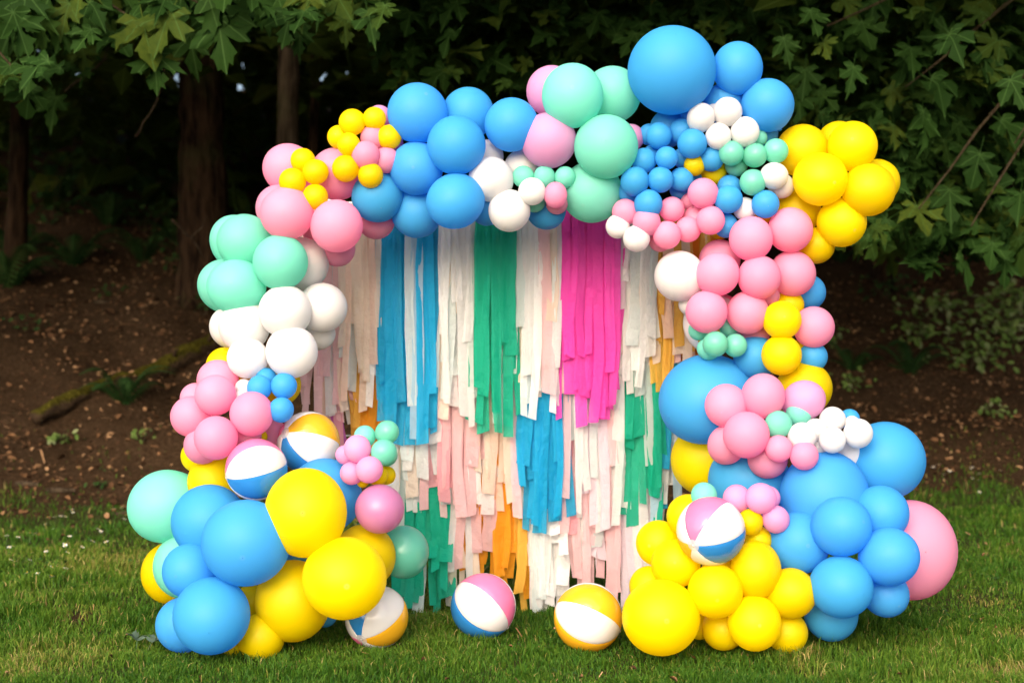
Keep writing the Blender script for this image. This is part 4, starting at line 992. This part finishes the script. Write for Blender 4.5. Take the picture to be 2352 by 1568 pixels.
(1846,794,20.2,20.2,"Y",2,"sliver of yellow balloon under the single outer pink one"),
(1856,671,39.7,39.7,"B",2,"blue balloon at the outer right behind the pink cluster"),
(1867,819,32.7,32.7,"B",2,"blue balloon at the outer right below the single pink one"),
(1735,820,49.4,49.4,"B",2,"dark blue balloon between the huge blue and the lower yellow"),
(1604,758,23.0,23.0,"M",1,"small saturated green-mint balloon under the lower left pink"),
(1643,790,28.5,28.5,"M",0,"small pearly mint balloon in front, just above the huge lower blue"),
(1689,793,26.4,26.4,"M",1,"small pearly mint balloon on the right of the bunch above the huge lower blue"),
(1674,751,21.6,21.6,"M",2,"small mint balloon between the two lower pinks of the right cluster"),
(1626,802,24.0,24.0,"M",1,"small mint balloon at the left of the bunch above the huge lower blue"),
(1622,916,101.6,101.6,"B",2,"huge blue balloon at the inner edge of the right column"),
(1668,931,49.0,49.0,"P",1,"pink balloon lying on the face of the huge lower blue"),
(1753,909,49.0,51.8,"P",0,"pink balloon uppermost of the pinks in front of the huge lower blue"),
(1846,919,45.9,45.9,"L",1,"lilac-pink balloon against the large yellow behind, right of the pinks"),
(1714,998,51.8,51.8,"P",0,"foremost large pink balloon below the huge lower blue, tip facing out"),
(1669,1021,43.1,43.1,"P",1,"pink balloon lower left of the foremost pink"),
(1763,1053,45.2,45.2,"P",1,"deep pink balloon hanging lowest of the pinks over blue"),
(1788,974,30.6,30.6,"M",0,"small mint balloon left of a pair on the right column"),
(1835,948,29.6,29.6,"M",1,"small mint balloon right and upper of a pair on the right column"),
(1842,1002,31.7,31.7,"W",0,"small white balloon in front, below the small mint pair"),
(1872,988,27.5,27.5,"W",1,"small white balloon just behind the front one below the mint pair"),
(1912,963,29.2,29.2,"W",1,"small cream-white balloon topmost of the white bunch on the right"),
(1912,1010,29.6,29.6,"W",0,"small white balloon low in the middle of the white bunch on the right"),
(1971,995,32.4,32.4,"W",0,"small white balloon rightmost of the white bunch, against big blue"),
(1957,972,17.4,17.4,"W",1,"little white balloon rear, between the topmost and rightmost whites"),
(1954,1042,30.6,30.6,"W",2,"small white balloon lowest of the white bunch, between big blues"),
(1951,962,22.3,22.3,"B",2,"small blue balloon peeping above the white bunch on the right"),
(1789,1030,30.6,30.6,"P",0,"small pink balloon below the small mint pair, left of two"),
(1847,1046,32.4,32.4,"P",0,"small pink balloon below the front small white one, right of two"),
(1884,1027,15.7,15.7,"W",2,"sliver of lilac-white balloon beside the small pinks"),
(1846,893,61.6,61.6,"Y",2,"large yellow balloon behind the lilac-pink one on the right column"),
(2034,1057,88.0,88.0,"B",2,"large blue balloon at the outer right, behind the white bunch"),
(1893,1139,101.8,101.8,"B",1,"large blue balloon at the centre of the right base, above the small blue cluster"),
(1719,1103,87.9,87.9,"B",3,"large blue balloon in the shade behind the pinks of the right base"),
(1622,1056,80.0,80.0,"Y",3,"olive-shaded yellow balloon beside the streamers under the huge lower blue"),
(1617,1137,29.3,29.3,"M",1,"small mint balloon peeping above the pink-and-blue beach ball"),
(1692,1144,31.1,31.1,"L",1,"small lilac balloon behind the beach ball, left of the bunch"),
(1748,1144,34.4,34.4,"L",0,"small lilac balloon foremost of the bunch beside the beach ball"),
(1764,1143,27.8,27.8,"L",1,"rim of a lilac balloon behind the foremost of the bunch"),
(1782,1192,30.8,30.8,"L",1,"small lilac balloon lowest, touching the blue cluster"),
(1723,1198,29.7,29.7,"Y",1,"small yellow balloon between the beach ball and the lilac bunch"),
(1741,1239,31.1,31.1,"Y",2,"yellow balloon in the gap left of the blue cluster"),
(1835,1246,68.5,68.5,"B",1,"blue balloon leftmost of the blue cluster on the right base"),
(1932,1209,67.4,67.4,"B",0,"blue balloon foremost at the top of the right base cluster, tip facing out"),
(2023,1178,62.3,62.3,"B",1,"blue balloon at the upper right of the right base cluster"),
(2042,1278,65.9,65.9,"B",0,"blue balloon at the right of the right base cluster, over the big pink"),
(1932,1347,69.9,69.9,"B",0,"blue balloon at the lower front of the right base cluster"),
(2034,1363,51.6,51.6,"B",1,"blue balloon at the lower right of the right base cluster"),
(1909,1409,60.1,60.1,"B",2,"deep blue balloon nearest the grass under the right base cluster"),
(2092,1262,102.0,110.0,"P",3,"huge pale pink balloon at the far right behind the blue cluster"),
(1518,1417,87.9,85.3,"Y",0,"biggest yellow balloon on the grass beside the yellow-and-white beach ball"),
(1492,1345,45.4,45.4,"Y",2,"yellow balloon peeping behind the biggest yellow on the grass"),
(1552,1293,55.3,55.3,"Y",1,"yellow balloon under the beach ball on the left of the yellow heap"),
(1513,1247,50.9,50.9,"Y",2,"yellow balloon outermost left of the yellow heap, against the streamers"),
(1581,1184,48.3,48.3,"Y",2,"yellow balloon behind the left of the pink-and-blue beach ball"),
(1643,1357,62.6,60.8,"Y",0,"yellow balloon at the front middle of the yellow heap"),
(1736,1308,57.5,65.9,"Y",1,"yellow balloon right of the beach ball in the yellow heap"),
(1816,1362,56.4,56.4,"Y",1,"yellow balloon rightmost of the yellow heap, against the blue cluster"),
(1733,1430,60.4,63.4,"Y",0,"yellow balloon at the front bottom of the yellow heap"),
(1661,1444,47.6,47.6,"Y",2,"yellow balloon in the grass left of the front bottom one"),
(1807,1451,46.9,46.9,"Y",2,"yellow balloon in the grass right of the front bottom one"),
(1606,1439,28.6,28.6,"Y",3,"scrap of yellow balloon beside the biggest yellow at the grass"),
(1823,1321,40.3,40.3,"Y",3,"scrap of yellow balloon under the leftmost of the blue cluster"),
(1649,1306,34.8,34.8,"Y",3,"yellow balloon directly below the pink-and-blue beach ball"),
(1710,1385,33.0,33.0,"Y",3,"scrap of yellow balloon in the gap in the middle of the heap"),
]
# beach balls: x, y, r, layer, cap direction, white-panel anchor, colours clockwise from that panel, label, fixed distance
BALLS = [
 (709, 1016, 72, 2, (-.66, .35, .66), (.15, -.05), 'WBWPWY', 'beach ball with yellow panel up, propped among the left balloons', None),
 (589, 1078, 71, 1, (-.92, -.24, .30), (-.05, .33), 'WBWYWP', 'beach ball with blue panel down, nestled between yellow balloons on the left', None),
 (865, 1416, 73, 3, (-.40, -.56, .72), (.25, .25), 'WYWPWB', 'beach ball on the grass half under the biggest round yellow balloon', 6.78),
 (1110, 1391, 75, 0, (.75, -.62, .2), (0, 0), 'WPWYWB', 'pink, white and blue beach ball alone on the grass at the middle', 6.95),
 (1351, 1417, 79, 0, (.92, -.38, .1), (0, -.1), 'WYWYWY', 'yellow and white beach ball on the grass touching the biggest yellow balloon', 6.68),
 (1633, 1219, 79, 0, (-.61, -.32, .72), (.3, .3), 'WBWYWP', 'beach ball with pink and blue panels lying on the yellow heap', None),
 (1641, 742, 72, 3, (-.2, .85, .4), (-.95, -.1), 'WBWPWY', 'beach ball mostly hidden behind the small green-mint balloons', None),
]
items = [dict(x=b[0], y=b[1], r=b[2], ry=b[3], c=b[4], l=b[5], lab=b[6], fix=None) for b in BALLOONS]
for b in BALLS: items.append(dict(x=b[0], y=b[1], r=b[2], ry=b[2], c='ball', l=b[3], lab=b[7], fix=b[8], spec=b))
def base_d(y):
    t = min(1, max(0, (y - 700) / 600)); t = t * t * (3 - 2 * t); return 6.80 - 0.42 * t
items.sort(key=lambda i: i['l'])
for k, i in enumerate(items):
    d = base_d(i['y']) + 0.05 * i['l']
    for j in items[:k]:
        if j['l'] >= i['l']: continue
        m = 0.5 * (j['d'] + 7) / F
        dx = math.hypot(i['x'] - j['x'], i['y'] - j['y']); rr = (min(i['r'], i['ry']) + min(j['r'], j['ry'])) * 0.90
        if dx < rr: d = max(d, j['d'] + math.sqrt(rr * rr - dx * dx) * 6.9 / F)
    cap = (H + 0.015) * F / max(1, i['y'] + i['ry'] - 784) if i['y'] > 1150 else 99
    over = 700 < i['x'] < 1560 and 480 < i['y'] < 1400
    d = min(d, cap, (7.42 - i['r'] * 7 / F * .6) if over else 7.75)
    if i['fix']: d = i['fix']
    i['d'] = d

def balloon_meshes():
    """round body with a tip at +Z and a drawn-in neck at -Z; three fillings"""
    out = []
    for neck, ov in ((.10, 1.0), (.16, 1.03), (.06, .98)):
        seg, rings = 40, 26; V = []; Q = []
        for i in range(rings + 1):
            th = math.pi * i / rings; z = math.cos(th) * ov; r = math.sin(th)
            u = max(0, -math.cos(th)); z -= neck * u ** 5; r *= 1 - .10 * u ** 4
            if i == 0: r = 0.012; z = 1.0 * ov
            for s in range(seg):
                a = 2 * math.pi * s / seg; V.append((r * math.cos(a), r * math.sin(a), z))
        for i in range(rings):
            for s in range(seg):
                s2 = (s + 1) % seg; Q.append((i * seg + s, (i + 1) * seg + s, (i + 1) * seg + s2, i * seg + s2))
        Q = np.array(Q); out.append((np.array(V), Q, -ov - neck))
    return out
BM = balloon_meshes(); BCACHE = {}
def knot_mesh(mat):
    V = []; Q = []; prof = [(.02, .03), (.045, 0), (.028, -.035), (.03, -.05), (.075, -.10), (.085, -.105), (.06, -.085)]
    for r, z in prof:
        for s in range(10): a = 6.2832 * s / 10; V.append((r * math.cos(a), r * math.sin(a), z))
    for i in range(len(prof) - 1):
        for s in range(10): s2 = (s + 1) % 10; Q.append((i * 10 + s, (i + 1) * 10 + s, (i + 1) * 10 + s2, i * 10 + s2))
    return mesh_np('knot', np.array(V), np.array(Q), True, [mat])
KNOT = {c: knot_mesh(RUB[c]) for c in RUB}
for c in RUB:
    for v, (Vb, Qb, _) in enumerate(BM): BCACHE[c, v] = mesh_np('balloon', Vb, Qb, True, [RUB[c]])

CAPM = {}
def ball_meshes():
    """one sixth panel of a unit ball, and the end cap with its valve"""
    out = {}
    nth, nph = 40, 16; gap = 0.0
    V = []; Q = []
    for i in range(nth + 1):
        th = math.radians(4) + (math.pi - math.radians(8)) * i / nth
        for j in range(nph + 1):
            u = j / nph; ph = (u - .5) * math.pi / 3
            e = min(u, 1 - u); dip = 1 - 0.016 * math.exp(-(e * 20) ** 2) + 0.004 * math.sin(i * 2.4 + (3 if u > .5 else 0)) * math.exp(-(e * 7) ** 2)        # welded, puckered seam
            r = math.sin(th) * dip; V.append((r * math.cos(ph), r * math.sin(ph), math.cos(th) * dip))
    w = nph + 1
    for i in range(nth):
        for j in range(nph): Q.append((i * w + j, (i + 1) * w + j, (i + 1) * w + j + 1, i * w + j + 1))
    for c in 'WYBP': out[c] = mesh_np('panel', np.array(V), np.array(Q), True, [VIN[c]])
    V = [(0, 0, 1.004)]; T = []
    for i, th in enumerate((3, 7, 10.5)):
        for s in range(24):
            a = 6.2832 * s / 24; rr = 1.0045 if i < 2 else 1.0; V.append((math.sin(math.radians(th)) * math.cos(a) * rr, math.sin(math.radians(th)) * math.sin(a) * rr, math.cos(math.radians(th)) * rr))
    for s in range(24): T.append((0, 1 + s, 1 + (s + 1) % 24))
    for i in range(2):
        for s in range(24):
            a, b = 1 + i * 24 + s, 1 + i * 24 + (s + 1) % 24; T += [(a, a + 24, b + 24), (a, b + 24, b)]
    out['cap'] = mesh_np('end_cap', np.array(V), np.array(T), True, [VIN['K']])
    V, Q = tube([(0, 0, 1.0), (0, 0, 1.012), (0, 0, 1.022), (0, 0, 1.022)], [.05, .045, .03, .012], 12); out['valve'] = poly_mesh('valve', V, Q, VIN['K'])
    return out
BALLM = ball_meshes()
def cam_dir(v): return Vector((v[0], -v[2], v[1]))       # (right, up, towards viewer) -> world

PX_OUT = []
for it in items:
    if it['c'] == 'M' and ('pearly' in it['lab'] or 'trio' in it['lab']): it['c'] = 'Q'
    p = at(it['x'], it['y'], it['d']); R = 1.02 * it['r'] * it['d'] / F; Rz = 1.02 * it['ry'] * it['d'] / F
    if it['c'] == 'ball':
        sp = it['spec']; R *= 0.98
        e = empty('beach_ball', tuple(p))
        a = cam_dir(sp[4]).normalized(); ax, ay = sp[5]
        anchor = cam_dir((ax, ay, math.sqrt(max(.02, 1 - ax * ax - ay * ay))))
        e1 = (anchor - a * anchor.dot(a)).normalized(); e2 = a.cross(e1)
        M = Matrix((e1, e2, a)).transposed()
        e.rotation_mode = 'QUATERNION'; e.rotation_quaternion = M.to_quaternion(); e.scale = (R, R, R)
        for k, c in enumerate(sp[6]):
            o = obj('panel', BALLM[c], e); o.rotation_euler = (0, 0, -k * math.pi / 3)
        for s in (1, -1):
            o = obj('end_cap', BALLM['cap'], e); o.rotation_euler = (0 if s > 0 else math.pi, 0, 0)
        obj('valve', BALLM['valve'], e)
        tag(e, it['lab'], 'beach ball', 'beach balls')
    else:
        v = random.randrange(3); o = obj('balloon', BCACHE[it['c'], v], None, tuple(p))
        near = [at(j['x'], j['y'], j['d']) for j in items if j is not it and math.hypot(j['x'] - it['x'], j['y'] - it['y']) < 2.2 * (it['r'] + j['r'])]
        cen = sum(near, Vector()) / max(1, len(near)) + Vector((0, .25, 0)) if near else p + Vector((0, 1, 0))
        dr = (p - cen).normalized() + Vector((random.uniform(-.3, .3), -.25, random.uniform(-.35, .2))); dr.normalize()
        if abs(it['r'] - it['ry']) > 2: dr = Vector((random.uniform(-.1, .1), -1, .1)).normalized()
        if abs(it['r'] - it['ry']) <= 2 and random.random() < .35: dr = (dr + Vector((random.uniform(-.9, .9), 0, random.uniform(-.3, .9)))).normalized(); pear = 1.05
        else: pear = 1.0
        o.rotation_mode = 'QUATERNION'; o.rotation_quaternion = dr.to_track_quat('Z', 'Y')
        o.scale = (R * random.uniform(.985, 1.015), Rz * random.uniform(.985, 1.02), R * pear * random.uniform(.97, 1.05))
        k = obj('knot', KNOT[it['c']], o); k.location = (0, 0, BM[v][2] - .01)
        tag(o, it['lab'], 'balloon', 'balloons of the arch')
